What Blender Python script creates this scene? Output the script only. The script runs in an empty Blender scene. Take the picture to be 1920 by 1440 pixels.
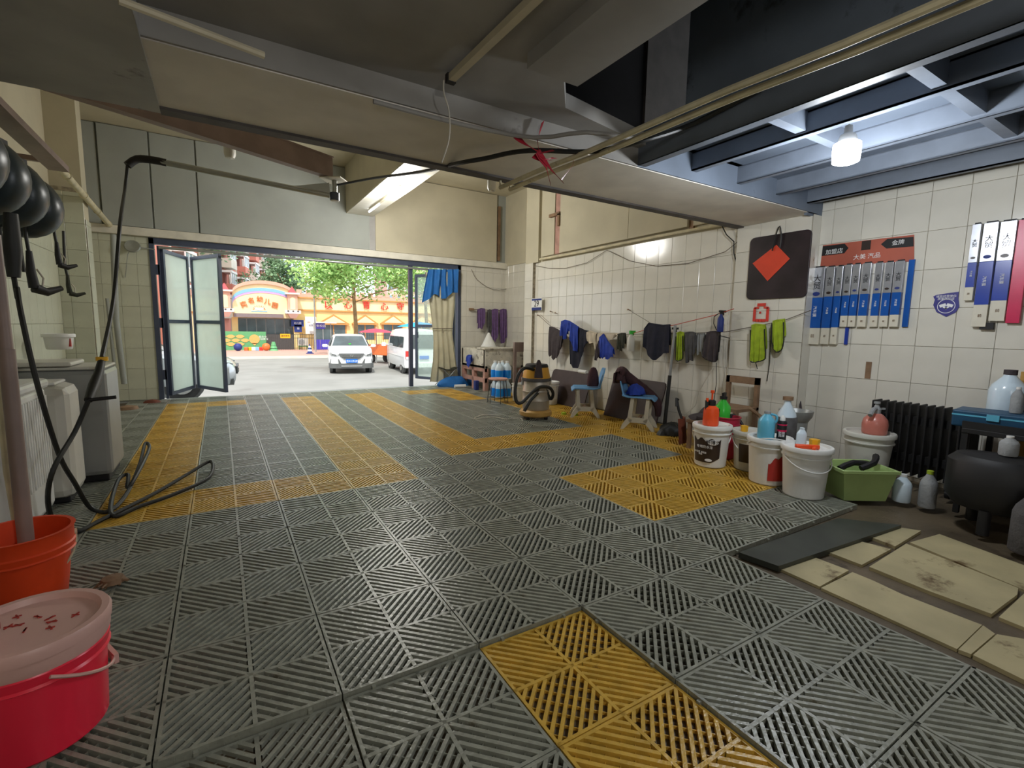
import bpy, math, random
import numpy as np
from mathutils import Matrix, Vector
random.seed(7)
PI = math.pi
sc = bpy.context.scene
COL = sc.collection

# ------------------------------------------------------------------ camera
FPX, YAW, PITCH, ROLL = 894.5, 0.547756, 0.117733, 0.0172823
CAM = np.array([-0.285481, -1.992849, 1.196163])
_cy, _sy, _cp, _sp = math.cos(YAW), math.sin(YAW), math.cos(PITCH), math.sin(PITCH)
FW = np.array([_sy*_cp, _cy*_cp, -_sp]); _r = np.array([_cy, -_sy, 0.0]); _u = np.cross(_r, FW)
RT = math.cos(ROLL)*_r + math.sin(ROLL)*_u
UP = -math.sin(ROLL)*_r + math.cos(ROLL)*_u
cam = bpy.data.objects.new('camera', bpy.data.cameras.new('camera'))
COL.objects.link(cam)
cam.matrix_world = Matrix(((RT[0], UP[0], -FW[0], CAM[0]), (RT[1], UP[1], -FW[1], CAM[1]), (RT[2], UP[2], -FW[2], CAM[2]), (0, 0, 0, 1)))
cam.data.sensor_width = 36; cam.data.lens = 36*FPX/1920; cam.data.clip_start = .02; cam.data.clip_end = 400
sc.camera = cam

def at(px, py, ax, v):
    """point of the photographed ray on the world plane axis=v (0 x, 1 y, 2 z): used to survey real surfaces"""
    d = FW + RT*(px-960)/FPX - UP*(py-720)/FPX
    t = (v-CAM[ax])/d[ax]
    return Vector((CAM+t*d).tolist())

def onf(x, y, z=.015): return at(x, y, 2, z)

# ------------------------------------------------------------------ world, sun, exposure
w = bpy.data.worlds.new('sky'); sc.world = w; w.use_nodes = True
wn = w.node_tree.nodes; wl = w.node_tree.links
bg = wn['Background']
tc = wn.new('ShaderNodeTexCoord'); nz = wn.new('ShaderNodeTexNoise'); rp = wn.new('ShaderNodeValToRGB')
nz.inputs['Scale'].default_value = 2.2; nz.inputs['Detail'].default_value = 5
wl.new(tc.outputs['Generated'], nz.inputs['Vector']); wl.new(nz.outputs['Fac'], rp.inputs['Fac']); wl.new(rp.outputs['Color'], bg.inputs['Color'])
rp.color_ramp.elements[0].position = .35; rp.color_ramp.elements[0].color = (.72, .86, 1, 1)
rp.color_ramp.elements[1].position = .6; rp.color_ramp.elements[1].color = (1, 1, .98, 1)
bg.inputs['Strength'].default_value = 2.2
sun = bpy.data.objects.new('sun', bpy.data.lights.new('sun', 'SUN')); COL.objects.link(sun)
sun.data.energy = 4.0; sun.data.color = (1, .95, .86); sun.data.angle = .02
sun.rotation_euler = Vector((.35, .75, -1.25)).to_track_quat('-Z', 'Y').to_euler()
sc.view_settings.view_transform = 'Standard'; sc.view_settings.look = 'None'
sc.view_settings.gamma = 1; sc.view_settings.exposure = 0.0; sc.view_settings.use_curve_mapping = False
BULB_W, TUBE_W, FILL_W = 60, 150, 48

# ------------------------------------------------------------------ materials
def lin(c): return tuple((x/12.92 if x <= .04045 else ((x+.055)/1.055)**2.4) for x in [q/255 for q in c])
MC = {}
def mat(name, rgb, rough=.6, metal=0, noise=.12, scale=8, bump=0, bscale=None, spec=.5, trans=0, alpha=1, emit=None, estr=0, sheen=0, coat=0, rgb2=None, stain=None):
    if name in MC: return MC[name]
    m = bpy.data.materials.new(name); m.use_nodes = True; MC[name] = m
    N, L = m.node_tree.nodes, m.node_tree.links; b = N['Principled BSDF']
    base = lin(rgb)
    b.inputs['Roughness'].default_value = rough; b.inputs['Metallic'].default_value = metal
    b.inputs['Specular IOR Level'].default_value = spec; b.inputs['Transmission Weight'].default_value = trans
    b.inputs['Alpha'].default_value = alpha; b.inputs['Coat Weight'].default_value = coat
    co = N.new('ShaderNodeTexCoord'); nt = N.new('ShaderNodeTexNoise'); nt.inputs['Scale'].default_value = scale; nt.inputs['Detail'].default_value = 6
    L.new(co.outputs['Object'], nt.inputs['Vector'])
    cr = N.new('ShaderNodeValToRGB'); L.new(nt.outputs['Fac'], cr.inputs['Fac'])
    hi = tuple(min(1, q*(1+noise)) for q in base); lo = lin(rgb2) if rgb2 else tuple(q*(1-noise) for q in base)
    cr.color_ramp.elements[0].position = .38; cr.color_ramp.elements[0].color = lo+(1,)
    cr.color_ramp.elements[1].position = .62; cr.color_ramp.elements[1].color = hi+(1,)
    out = cr.outputs['Color']
    if stain:
        n2 = N.new('ShaderNodeTexNoise'); n2.inputs['Scale'].default_value = stain[1]; n2.inputs['Detail'].default_value = 8; n2.inputs['Roughness'].default_value = .7
        L.new(co.outputs['Object'], n2.inputs['Vector'])
        r2 = N.new('ShaderNodeValToRGB'); r2.color_ramp.elements[0].position = stain[2]; r2.color_ramp.elements[1].position = stain[2]+.09
        L.new(n2.outputs['Fac'], r2.inputs['Fac'])
        mx = N.new('ShaderNodeMixRGB'); L.new(r2.outputs['Color'], mx.inputs['Fac']); L.new(out, mx.inputs['Color1']); mx.inputs['Color2'].default_value = lin(stain[0])+(1,)
        out = mx.outputs['Color']
    L.new(out, b.inputs['Base Color'])
    if bump:
        nb = N.new('ShaderNodeTexNoise'); nb.inputs['Scale'].default_value = bscale or scale*6; nb.inputs['Detail'].default_value = 4
        L.new(co.outputs['Object'], nb.inputs['Vector'])
        bp = N.new('ShaderNodeBump'); bp.inputs['Strength'].default_value = bump; bp.inputs['Distance'].default_value = .01
        L.new(nb.outputs['Fac'], bp.inputs['Height']); L.new(bp.outputs['Normal'], b.inputs['Normal'])
    if emit:
        b.inputs['Emission Color'].default_value = lin(emit)+(1,); b.inputs['Emission Strength'].default_value = estr
    return m

M = dict(
 tile=mat('glazed_white_tile', (218, 214, 202), .14, noise=.04, scale=3, bump=.06, bscale=6, stain=((168, 156, 132), 3.1, .66)),
 tile_left=mat('glazed_left_tile', (196, 198, 178), .3, noise=.06, scale=3, bump=.08, bscale=8, stain=((140, 130, 104), 2.6, .62)),
 grout=mat('dark_grout', (158, 148, 128), .9, noise=.3, scale=20),
 plaster=mat('cream_plaster', (192, 184, 160), .85, noise=.05, scale=2, bump=.1, bscale=20, stain=((176, 160, 120), 2.0, .68)),
 upper=mat('grey_painted_board', (158, 162, 156), .7, noise=.05, scale=2, bump=.05),
 lintel=mat('white_lintel_paint', (214, 210, 196), .6, noise=.08, scale=5, bump=.1),
 beamc=mat('beam_paint', (226, 220, 208), .75, noise=.07, scale=3, bump=.1, stain=((110, 96, 78), 5, .7)),
 dark=mat('dark_ceiling_paint', (150, 147, 142), .75, noise=.1, scale=2.5, bump=.1, stain=((88, 80, 76), 1.6, .62)),
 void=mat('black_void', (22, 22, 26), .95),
 metalp=mat('grey_sheet_metal', (156, 154, 150), .5, metal=.15, noise=.1, scale=3, stain=((64, 58, 50), 2.3, .57)),
 blues=mat('blue_grey_steel_paint', (108, 116, 128), .5, noise=.1, scale=4, bump=.08),
 bdeck=mat('blue_grey_deck', (104, 114, 128), .6, noise=.15, scale=2, stain=((70, 76, 86), 2, .6)),
 brown=mat('brown_steel_paint', (142, 122, 114), .5, noise=.12, scale=5, bump=.1),
 trimd=mat('dark_angle_steel', (72, 66, 62), .6, noise=.2, scale=8),
 gg=mat('grey_grate_plastic', (144, 146, 134), .3, noise=.13, scale=14, bump=.25, bscale=60, stain=((112, 106, 88), 7, .6)),
 yg=mat('yellow_grate_plastic', (206, 166, 68), .3, noise=.12, scale=14, bump=.25, bscale=60, stain=((152, 120, 60), 7, .62)),
 conc=mat('wet_dark_concrete', (92, 80, 62), .5, noise=.25, scale=3, bump=.35, bscale=30, stain=((54, 44, 32), 2.2, .56)),
 slab=mat('cream_stone_slab', (178, 166, 128), .5, noise=.1, scale=4, bump=.15, stain=((98, 78, 48), 3.2, .58)),
 mat_=mat('dark_green_rubber', (56, 60, 54), .4, noise=.2, scale=5),
 frame=mat('blue_grey_door_frame', (66, 74, 94), .45, noise=.1, scale=6),
 white=mat('white_plastic', (226, 226, 222), .4, noise=.03, scale=4, stain=((190, 184, 170), 5, .66)),
 white2=mat('off_white_plastic', (208, 206, 196), .45, noise=.05, scale=4, stain=((160, 150, 128), 6, .64)),
 greypl=mat('grey_enamel', (150, 152, 150), .35, metal=.2, noise=.06, scale=3, stain=((190, 190, 184), 3, .66)),
 blackpl=mat('black_plastic', (22, 21, 22), .6, noise=.2, scale=6),
 blackrub=mat('black_rubber', (30, 31, 29), .55, noise=.25, scale=9),
 reel=mat('dark_teal_reel_plastic', (36, 48, 54), .35, noise=.2, scale=5),
 steel=mat('stainless_steel', (178, 168, 152), .42, metal=.35, noise=.08, scale=5),
 chrome=mat('chrome', (216, 216, 216), .15, metal=1, noise=.03),
 vacy=mat('ochre_vacuum_plastic', (198, 146, 46), .4, noise=.08, scale=5),
 vacb=mat('ochre_vacuum_base', (182, 142, 74), .5, noise=.12, scale=6),
 bluech=mat('light_blue_chair_plastic', (104, 160, 208), .4, noise=.08, scale=4),
 cream=mat('cream_chair_leg_plastic', (196, 190, 172), .5, noise=.06, scale=5),
 mbrown=mat('brown_rubber_mat', (58, 42, 38), .6, noise=.15, scale=6, bump=.1),
 bagbr=mat('dark_maroon_cloth', (62, 36, 40), .85, noise=.2, scale=9, bump=.3),
 wood=mat('worn_wood', (132, 104, 78), .7, noise=.2, scale=8, bump=.2),
 pwood=mat('pinkish_painted_wood', (178, 136, 122), .7, noise=.15, scale=8, bump=.15),
 cons=mat('stained_sink_stone', (206, 200, 184), .7, noise=.12, scale=9, bump=.2, stain=((120, 112, 98), 7, .55)),
 rust=mat('rusty_brown_metal', (110, 56, 38), .7, noise=.25, scale=8, bump=.2),
 orange=mat('orange_plastic', (238, 82, 28), .4, noise=.06, scale=5),
 obucket=mat('orange_bucket_plastic', (232, 72, 24), .45, noise=.08, scale=5, stain=((168, 62, 30), 4, .62)),
 pinkb=mat('pink_liquid_bucket', (250, 44, 72), .3, noise=.05, scale=2.5),
 pinklid=mat('pinkish_white_lid', (222, 178, 168), .4, noise=.06, scale=4, stain=((196, 150, 140), 4, .62)),
 greenpl=mat('translucent_green_plastic', (60, 190, 60), .25, noise=.08, scale=5),
 mag=mat('magenta_plastic', (176, 36, 66), .4, noise=.1, scale=5),
 limeb=mat('lime_green_basin_plastic', (168, 192, 124), .45, noise=.08, scale=4),
 aqua=mat('aqua_blue_plastic', (96, 178, 206), .3, noise=.06, scale=5),
 bliq=mat('bright_blue_liquid', (22, 140, 236), .2, noise=.06, scale=6),
 clear=mat('clear_bottle_plastic', (206, 222, 232), .2, noise=.04, scale=6),
 yel=mat('yellow_plastic', (236, 176, 28), .4, noise=.06),
 pinkj=mat('pink_translucent_plastic', (196, 118, 104), .3, noise=.06, scale=4),
 brownlab=mat('dark_brown_label', (52, 40, 36), .4, noise=.1),
 redlab=mat('red_label', (184, 52, 44), .4, noise=.1, scale=4),
 paper=mat('white_paper', (230, 230, 226), .7, noise=.03),
 navy=mat('navy_print', (32, 50, 120), .6, noise=.08),
 posterb=mat('dark_poster_board', (44, 34, 38), .35, noise=.3, scale=5),
 diam=mat('orange_red_paper', (214, 66, 36), .6, noise=.05),
 redpap=mat('red_paper', (214, 58, 44), .6, noise=.06),
 banner=mat('faded_orange_banner', (178, 92, 72), .6, noise=.08, scale=3),
 bxs=mat('silver_carton_foil', (176, 178, 184), .28, metal=.55, noise=.1, scale=6),
 bxb=mat('blue_carton', (14, 84, 168), .28, noise=.08, scale=5),
 bxd=mat('deep_blue_carton', (30, 60, 160), .28, noise=.08, scale=5),
 bxw=mat('cream_carton', (216, 210, 192), .5, noise=.05),
 crimson=mat('crimson_carton', (206, 26, 80), .35, noise=.06),
 shield=mat('indigo_sticker', (52, 48, 128), .45, noise=.06),
 whitet=mat('white_print', (236, 236, 236), .6, noise=.02),
 darkt=mat('black_print', (24, 24, 26), .6, noise=.05),
 blueT=mat('blue_tarp_cloth', (28, 104, 176), .7, noise=.1, scale=6, bump=.2),
 sheet=mat('cream_plastic_sheet', (206, 200, 172), .45, noise=.08, scale=4, alpha=.93, trans=0),
 c_grey=mat('dark_grey_cloth', (82, 80, 80), .9, noise=.15, scale=14, bump=.4),
 c_dgrey=mat('charcoal_cloth', (66, 58, 60), .9, noise=.12, scale=14, bump=.3),
 c_blue=mat('royal_blue_cloth', (38, 64, 158), .85, noise=.18, scale=14, bump=.4),
 c_navy=mat('navy_black_cloth', (24, 26, 42), .9, noise=.2, scale=14, bump=.3),
 c_beige=mat('beige_chamois_cloth', (196, 184, 164), .85, noise=.08, scale=10, bump=.3),
 c_olive=mat('dark_olive_cloth', (56, 58, 48), .9, noise=.15, scale=12, bump=.3),
 c_lime=mat('lime_green_microfibre', (156, 178, 40), .9, noise=.12, scale=16, bump=.4),
 c_purple=mat('purple_cloth', (104, 78, 122), .9, noise=.14, scale=12, bump=.3),
 c_lgrey=mat('pale_grey_cloth', (150, 152, 152), .9, noise=.08, scale=12, bump=.3),
 rope=mat('grey_rope', (110, 100, 88), .9, noise=.2), redrope=mat('red_rope', (196, 70, 48), .8, noise=.1),
 cable=mat('white_cable', (206, 200, 186), .5, noise=.1), redfilm=mat('dark_red_plastic_film', (150, 24, 40), .3, noise=.15, scale=6),
 conduit=mat('cream_pipe_paint', (206, 196, 164), .5, noise=.12, scale=8, stain=((140, 118, 80), 9, .62)),
 alu=mat('brushed_aluminium', (168, 172, 168), .35, metal=.6, noise=.06, scale=6),
 batten=mat('painted_batten', (196, 186, 160), .5, noise=.05),
 soffit=mat('white_soffit_boards', (222, 218, 204), .45, noise=.04, scale=5, bump=.1, bscale=40),
 asph=mat('pale_asphalt', (132, 132, 128), .9, noise=.08, scale=.8, bump=.2, bscale=30, stain=((116, 114, 110), .25, .55)),
 apron=mat('pale_concrete_apron', (138, 138, 132), .85, noise=.07, scale=1.2, bump=.2, bscale=20),
 pave=mat('pink_pavement', (184, 146, 134), .9, noise=.06, scale=2),
 kerb=mat('pale_kerb_stone', (206, 200, 188), .8, noise=.05, scale=3),
 facy=mat('yellow_facade_paint', (240, 212, 150), .8, noise=.03, scale=1),
 facl=mat('light_yellow_facade_paint', (240, 224, 176), .8, noise=.03, scale=1),
 terr=mat('terracotta_paint', (210, 166, 146), .8, noise=.05, scale=1), bandb=mat('orange_brown_trim_paint', (196, 140, 80), .8, noise=.05),
 signr=mat('red_sign_letters', (214, 38, 30), .6, noise=.03), signo=mat('orange_sign_letters', (212, 104, 34), .6, noise=.03),
 rblue=mat('rainbow_blue', (132, 186, 228), .8, noise=.03), rlil=mat('rainbow_lilac', (196, 162, 214), .8, noise=.03),
 fas=mat('grey_fascia', (128, 116, 118), .6, noise=.05), glassd=mat('dark_shop_glass', (78, 92, 96), .12, noise=.25, scale=.8),
 glassw=mat('apartment_window_glass', (130, 150, 160), .15, noise=.3, scale=1.2),
 pinkrf=mat('pink_red_roof_paint', (222, 76, 82), .7, noise=.04), gpan=mat('green_banner', (92, 160, 108), .6, noise=.05, scale=2),
 tan=mat('tan_print', (226, 170, 98), .6, noise=.04), irn=mat('black_iron_paint', (60, 58, 56), .5, noise=.1),
 aptr=mat('apartment_red_paint', (206, 132, 116), .85, noise=.06, scale=.6), aptw=mat('apartment_white_render', (226, 220, 208), .85, noise=.05, scale=.6),
 aptp=mat('apartment_pink_render', (224, 186, 174), .85, noise=.05, scale=.6),
 leafb=mat('bright_leaf_green', (172, 204, 124), .7, noise=.3, scale=.9, rgb2=(130, 172, 92)), leafd=mat('dark_leaf_green', (124, 154, 118), .8, noise=.25, scale=.9, rgb2=(92, 124, 90)),
 bark=mat('pale_brown_bark', (140, 112, 78), .9, noise=.2, scale=5, bump=.3),
 carw=mat('white_car_paint', (236, 238, 238), .25, noise=.01, coat=.6), cars=mat('silver_car_paint', (190, 196, 200), .28, metal=.5, noise=.02, coat=.6),
 carg=mat('car_window_glass', (60, 70, 72), .08, noise=.2, scale=2), tyre=mat('tyre_rubber', (48, 48, 48), .8, noise=.1), clad=mat('grey_bumper_cladding', (92, 94, 94), .6, noise=.06),
 platb=mat('blue_number_plate', (30, 112, 214), .4, noise=.03), tailr=mat('tail_light_red', (196, 50, 44), .3, noise=.06),
 umbb=mat('sky_blue_umbrella_cloth', (40, 150, 226), .7, noise=.04), umbr=mat('red_umbrella_cloth', (222, 60, 84), .7, noise=.04), tealdk=mat('dark_teal_plastic', (16, 66, 96), .5, noise=.1),
 tor=mat('orange_cart_paint', (224, 112, 54), .5, noise=.08), deepb=mat('indigo_gate_paint', (70, 60, 170), .6, noise=.05),
)
def glass(name, rgb, rough, tr):
    m = bpy.data.materials.new(name); m.use_nodes = True; N, L = m.node_tree.nodes, m.node_tree.links
    for n in list(N):
        if n.type != 'OUTPUT_MATERIAL': N.remove(n)
    o = [n for n in N if n.type == 'OUTPUT_MATERIAL'][0]
    t = N.new('ShaderNodeBsdfTransparent'); t.inputs[0].default_value = lin(rgb)+(1,)
    p = N.new('ShaderNodeBsdfPrincipled'); p.inputs['Base Color'].default_value = lin((206, 214, 204))+(1,); p.inputs['Roughness'].default_value = rough
    mx = N.new('ShaderNodeMixShader'); co = N.new('ShaderNodeTexCoord'); n = N.new('ShaderNodeTexNoise'); n.inputs['Scale'].default_value = 3; n.inputs['Detail'].default_value = 5
    mr = N.new('ShaderNodeMapRange'); mr.inputs['To Min'].default_value = tr-.1; mr.inputs['To Max'].default_value = tr+.1
    L.new(co.outputs['Object'], n.inputs['Vector']); L.new(n.outputs['Fac'], mr.inputs['Value']); L.new(mr.outputs[0], mx.inputs[0])
    tl = N.new('ShaderNodeBsdfTranslucent'); tl.inputs[0].default_value = lin((232, 240, 232))+(1,); m2 = N.new('ShaderNodeMixShader'); m2.inputs[0].default_value = .3; L.new(tl.outputs[0], m2.inputs[1]); L.new(p.outputs[0], m2.inputs[2])
    L.new(t.outputs[0], mx.inputs[2]); L.new(m2.outputs[0], mx.inputs[1]); L.new(mx.outputs[0], o.inputs[0]); return m
M['frost'] = glass('dusty_frosted_glass', (236, 242, 236), .3, .3)
M['clearg'] = glass('dusty_clear_glass', (236, 244, 240), .15, .72)
def emat(name, rgb, s):
    m = bpy.data.materials.new(name); m.use_nodes = True; b = m.node_tree.nodes['Principled BSDF']
    b.inputs['Emission Color'].default_value = lin(rgb)+(1,); b.inputs['Emission Strength'].default_value = s; b.inputs['Base Color'].default_value = (.8, .8, .8, 1); return m
M['bulb'] = emat('lit_bulb', (238, 244, 255), 14); M['tube'] = emat('lit_tube', (236, 242, 255), 9)

# ------------------------------------------------------------------ builders
def tag(o, label=None, cat=None, group=None, kind=None):
    if label: o['label'] = label
    if cat: o['category'] = cat
    if group: o['group'] = group
    if kind: o['kind'] = kind
    return o
def thing(name, label, cat, loc=(0, 0, 0), rz=0, group=None):
    o = bpy.data.objects.new(name, None); COL.objects.link(o); o.location = loc; o.rotation_euler = (0, 0, rz); o.empty_display_size = .1
    return tag(o, label, cat, group)
def root_inv(o):
    while o.parent: o = o.parent
    return (Matrix.Translation(o.location) @ o.rotation_euler.to_matrix().to_4x4()).inverted()
class MB:
    def __init__(s): s.v = []; s.f = []; s.m = []
    def add(s, V, F, mi=0):
        n = len(s.v); s.v += [tuple(p) for p in V]; s.f += [tuple(i+n for i in q) for q in F]; s.m += [mi]*len(F); return s
    def box(s, c, d, mi=0, R=None):
        x, y, z = d[0]/2, d[1]/2, d[2]/2
        P = [Vector((a*x, b*y, e*z)) for e in (-1, 1) for b in (-1, 1) for a in (-1, 1)]
        if R is not None: P = [R @ p for p in P]
        c = Vector(c)
        return s.add([c+p for p in P], [(0, 2, 3, 1), (4, 5, 7, 6), (0, 1, 5, 4), (2, 6, 7, 3), (0, 4, 6, 2), (1, 3, 7, 5)], mi)
    def bb(s, a, b, mi=0): return s.box([(a[i]+b[i])/2 for i in range(3)], [abs(b[i]-a[i]) for i in range(3)], mi)
    def cyl(s, a, b, r, r2=None, n=12, mi=0, cap=True):
        a, b = Vector(a), Vector(b); r2 = r if r2 is None else r2
        d = (b-a).normalized(); u = d.orthogonal().normalized(); t = d.cross(u)
        V = [a+(u*math.cos(2*PI*i/n)+t*math.sin(2*PI*i/n))*r for i in range(n)]+[b+(u*math.cos(2*PI*i/n)+t*math.sin(2*PI*i/n))*r2 for i in range(n)]
        F = [(i, (i+1) % n, n+(i+1) % n, n+i) for i in range(n)]
        if cap: F += [tuple(range(n-1, -1, -1)), tuple(range(n, 2*n))]
        return s.add(V, F, mi)
    def lathe(s, prof, c=(0, 0, 0), n=24, mi=0, R=None, sx=1, sy=1):
        c = Vector(c); V = []
        for r, z in prof:
            for i in range(n):
                p = Vector((r*sx*math.cos(2*PI*i/n), r*sy*math.sin(2*PI*i/n), z)); V.append(c+(R @ p if R is not None else p))
        F = []
        for k in range(len(prof)-1):
            for i in range(n): F.append((k*n+i, k*n+(i+1) % n, (k+1)*n+(i+1) % n, (k+1)*n+i))
        if prof[0] == prof[-1]: return s.add(V, F, mi)
        if prof[0][0] > 1e-4: F.append(tuple(range(n-1, -1, -1)))
        if prof[-1][0] > 1e-4: F.append(tuple((len(prof)-1)*n+i for i in range(n)))
        return s.add(V, F, mi)
    def tube(s, P, r, n=8, mi=0, sm=0, rs=None):
        P = [Vector(p) for p in P]
        if sm:
            Q = []
            for i in range(len(P)-1):
                p0, p1, p2, p3 = P[max(i-1, 0)], P[i], P[i+1], P[min(i+2, len(P)-1)]
                for k in range(sm):
                    t = k/sm; Q.append(.5*((2*p1)+(p2-p0)*t+(2*p0-5*p1+4*p2-p3)*t*t+(3*p1-p0-3*p2+p3)*t**3))
            P = Q+[P[-1]]
        V = []; u = None
        for i, p in enumerate(P):
            d = (P[min(i+1, len(P)-1)]-P[max(i-1, 0)]).normalized()
            u = d.orthogonal().normalized() if u is None else (u-d*u.dot(d)).normalized()
            t = d.cross(u); rr = rs[min(i, len(rs)-1)] if rs else r
            V += [p+(u*math.cos(2*PI*k/n)+t*math.sin(2*PI*k/n))*rr for k in range(n)]
        F = [(i*n+k, i*n+(k+1) % n, (i+1)*n+(k+1) % n, (i+1)*n+k) for i in range(len(P)-1) for k in range(n)]
        F += [tuple(range(n-1, -1, -1)), tuple((len(P)-1)*n+k for k in range(n))]
        return s.add(V, F, mi)
    def prism(s, poly, z0, z1, fn=lambda a, b, c: (a, b, c), mi=0):
        n = len(poly); V = [fn(x, y, z0) for x, y in poly]+[fn(x, y, z1) for x, y in poly]
        F = [tuple(range(n-1, -1, -1)), tuple(range(n, 2*n))]+[(i, (i+1) % n, n+(i+1) % n, n+i) for i in range(n)]
        return s.add(V, F, mi)
    def sheet(s, fn, nu, nv, th, mi=0):
        """closed thin sheet: fn(u,v)->(point, normal)"""
        V = []
        for sgn in (-1, 1):
            for j in range(nv+1):
                for i in range(nu+1):
                    p, nn = fn(i/nu, j/nv); V.append(Vector(p)+Vector(nn)*th*.5*sgn)
        K = (nu+1)*(nv+1); q = lambda i, j: j*(nu+1)+i; F = []
        for j in range(nv):
            for i in range(nu):
                a = (q(i, j), q(i+1, j), q(i+1, j+1), q(i, j+1)); F.append(tuple(reversed(a))); F.append(tuple(K+x for x in a))
        for i in range(nu): F.append((q(i, 0), q(i+1, 0), K+q(i+1, 0), K+q(i, 0))); F.append((q(i+1, nv), q(i, nv), K+q(i, nv), K+q(i+1, nv)))
        for j in range(nv): F.append((q(0, j+1), q(0, j), K+q(0, j), K+q(0, j+1))); F.append((q(nu, j), q(nu, j+1), K+q(nu, j+1), K+q(nu, j)))
        return s.add(V, F, mi)
    def mesh(s, name, mats, smooth=False):
        me = bpy.data.meshes.new(name); me.from_pydata(s.v, [], s.f)
        for m in (mats if isinstance(mats, (list, tuple)) else [mats]): me.materials.append(M[m] if isinstance(m, str) else m)
        me.polygons.foreach_set('material_index', s.m)
        if smooth:
            me.polygons.foreach_set('use_smooth', [True]*len(s.f))
            try: me.set_sharp_from_angle(angle=math.radians(40))
            except Exception: pass
        me.update(); return me
    def build(s, name, mats, parent=None, smooth=False, world=False, label=None, bevel=0, kind=None):
        if world and parent is not None:
            R = root_inv(parent); s.v = [tuple(R @ Vector(p)) for p in s.v]
        o = bpy.data.objects.new(name, s.mesh(name, mats, smooth)); COL.objects.link(o); o.parent = parent
        if bevel:
            b = o.modifiers.new('edge', 'BEVEL'); b.width = bevel; b.segments = 2; b.limit_method = 'ANGLE'; b.angle_limit = math.radians(50)
        if label: o['label'] = label
        if kind: o['kind'] = kind
        return o
def struct(name, mb, mats, parent=None, smooth=False):
    o = mb.build(name, mats, parent, smooth)
    if parent is None: o['kind'] = 'structure'
    return o
def alone(name, mb, mats, label, cat, group=None, smooth=True, bevel=0):
    o = mb.build(name, mats, None, smooth, bevel=bevel); return tag(o, label, cat, group)
def copy_tree(o, parent=None):
    c = o.copy(); COL.objects.link(c); c.parent = parent
    for ch in list(o.children): copy_tree(ch, c)
    return c
def text(name, body, size, mt, parent, loc, rot, ext=.001, world=True, label=None, sx=1):
    cu = bpy.data.curves.new(name, 'FONT'); cu.body = body; cu.size = size; cu.extrude = ext; cu.align_x = 'CENTER'; cu.align_y = 'CENTER'
    cu.resolution_u = 3; cu.materials.append(M[mt]); cu.space_line = .95
    o = bpy.data.objects.new(name, cu); COL.objects.link(o)
    mw = Matrix.Translation(loc) @ rot.to_4x4() @ Matrix.Diagonal((sx, 1, 1, 1))
    if parent is not None:
        o.parent = parent
        if world: mw = root_inv(parent) @ mw
    o.matrix_local = mw
    if label: o['label'] = label
    return o
RX_ = lambda a: Matrix.Rotation(a, 3, 'X')
RY_ = lambda a: Matrix.Rotation(a, 3, 'Y')
RZ_ = lambda a: Matrix.Rotation(a, 3, 'Z')
FACE_Y = RX_(PI/2)                       # text facing -Y
FACE_X = RZ_(-PI/2) @ RX_(PI/2)          # text facing -X
FACE_PX = RZ_(PI/2) @ RX_(PI/2)          # text facing +X

# ------------------------------------------------------------------ SETTING: floor
BY, RX, RX2, LX = 7.1, 4.5, 4.66, -1.9
fl = MB(); fl.bb((LX-.2, -4, -.3), (5.6, BY+.12, -.036)); floor = struct('floor', fl, 'conc')
def grate(name, mt):
    b = MB(); S = .5; g = .002; h = .026
    def bar(x0, y0, x1, y1, wd, z0, z1):
        d = Vector((x1-x0, y1-y0, 0)); L_ = d.length; d /= L_; n = Vector((-d.y, d.x, 0))*wd/2
        P = [Vector((x0, y0, 0))+n, Vector((x0, y0, 0))-n, Vector((x1, y1, 0))-n, Vector((x1, y1, 0))+n]
        V = [p+Vector((0, 0, z1)) for p in P]+[p+Vector((0, 0, z0)) for p in P]
        b.add(V, [(0, 1, 2, 3), (1, 5, 6, 2), (3, 7, 4, 0)])
    e = .006
    for a in (e+g, S-e-g): bar(a, g, a, S-g, .011, -h-.006, 0); bar(g, a, S-g, a, .011, -h-.006, 0)
    bar(.25, g, .25, S-g, .013, -h, 0); bar(g, .25, S-g, .25, .013, -h, 0)
    per = .0287; rp2 = .042
    for qx in (0, 1):
        for qy in (0, 1):
            x0, y0 = qx*.25+.006, qy*.25+.006; q = .238
            s_ = 1 if qx == qy else -1      # diagonal towards the tile centre
            for k in range(-6, 7):
                off = k*per*math.sqrt(2)*.97
                if s_ > 0: lo, hi = max(0, -off), min(q, q-off); A = (lo, lo+off); B_ = (hi, hi+off)
                else: lo, hi = max(0, off), min(q, q+off); A = (lo, q-lo+off); B_ = (hi, q-hi+off)
                if hi-lo < .02: continue
                bar(x0+A[0], y0+A[1], x0+B_[0], y0+B_[1], .0125, -h, -.0005)
            for k in range(-3, 4):
                off = k*rp2*math.sqrt(2)
                if s_ < 0: lo, hi = max(0, -off), min(q, q-off); A = (lo, lo+off); B_ = (hi, hi+off)
                else: lo, hi = max(0, off), min(q, q+off); A = (lo, q-lo+off); B_ = (hi, q-hi+off)
                if hi-lo < .02: continue
                bar(x0+A[0], y0+A[1], x0+B_[0], y0+B_[1], .003, -h, -.009)
    for t in (.1, .4):
        b.box((g-.004, t, -.012), (.014, .012, .012)); b.box((t, g-.004, -.012), (.012, .014, .012))
    b.box((.25, .25, -.008), (.03, .03, .015))
    return b.mesh(name, mt)
gm, ym = grate('grate_tile', 'gg'), grate('grate_tile_yellow', 'yg')
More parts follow.
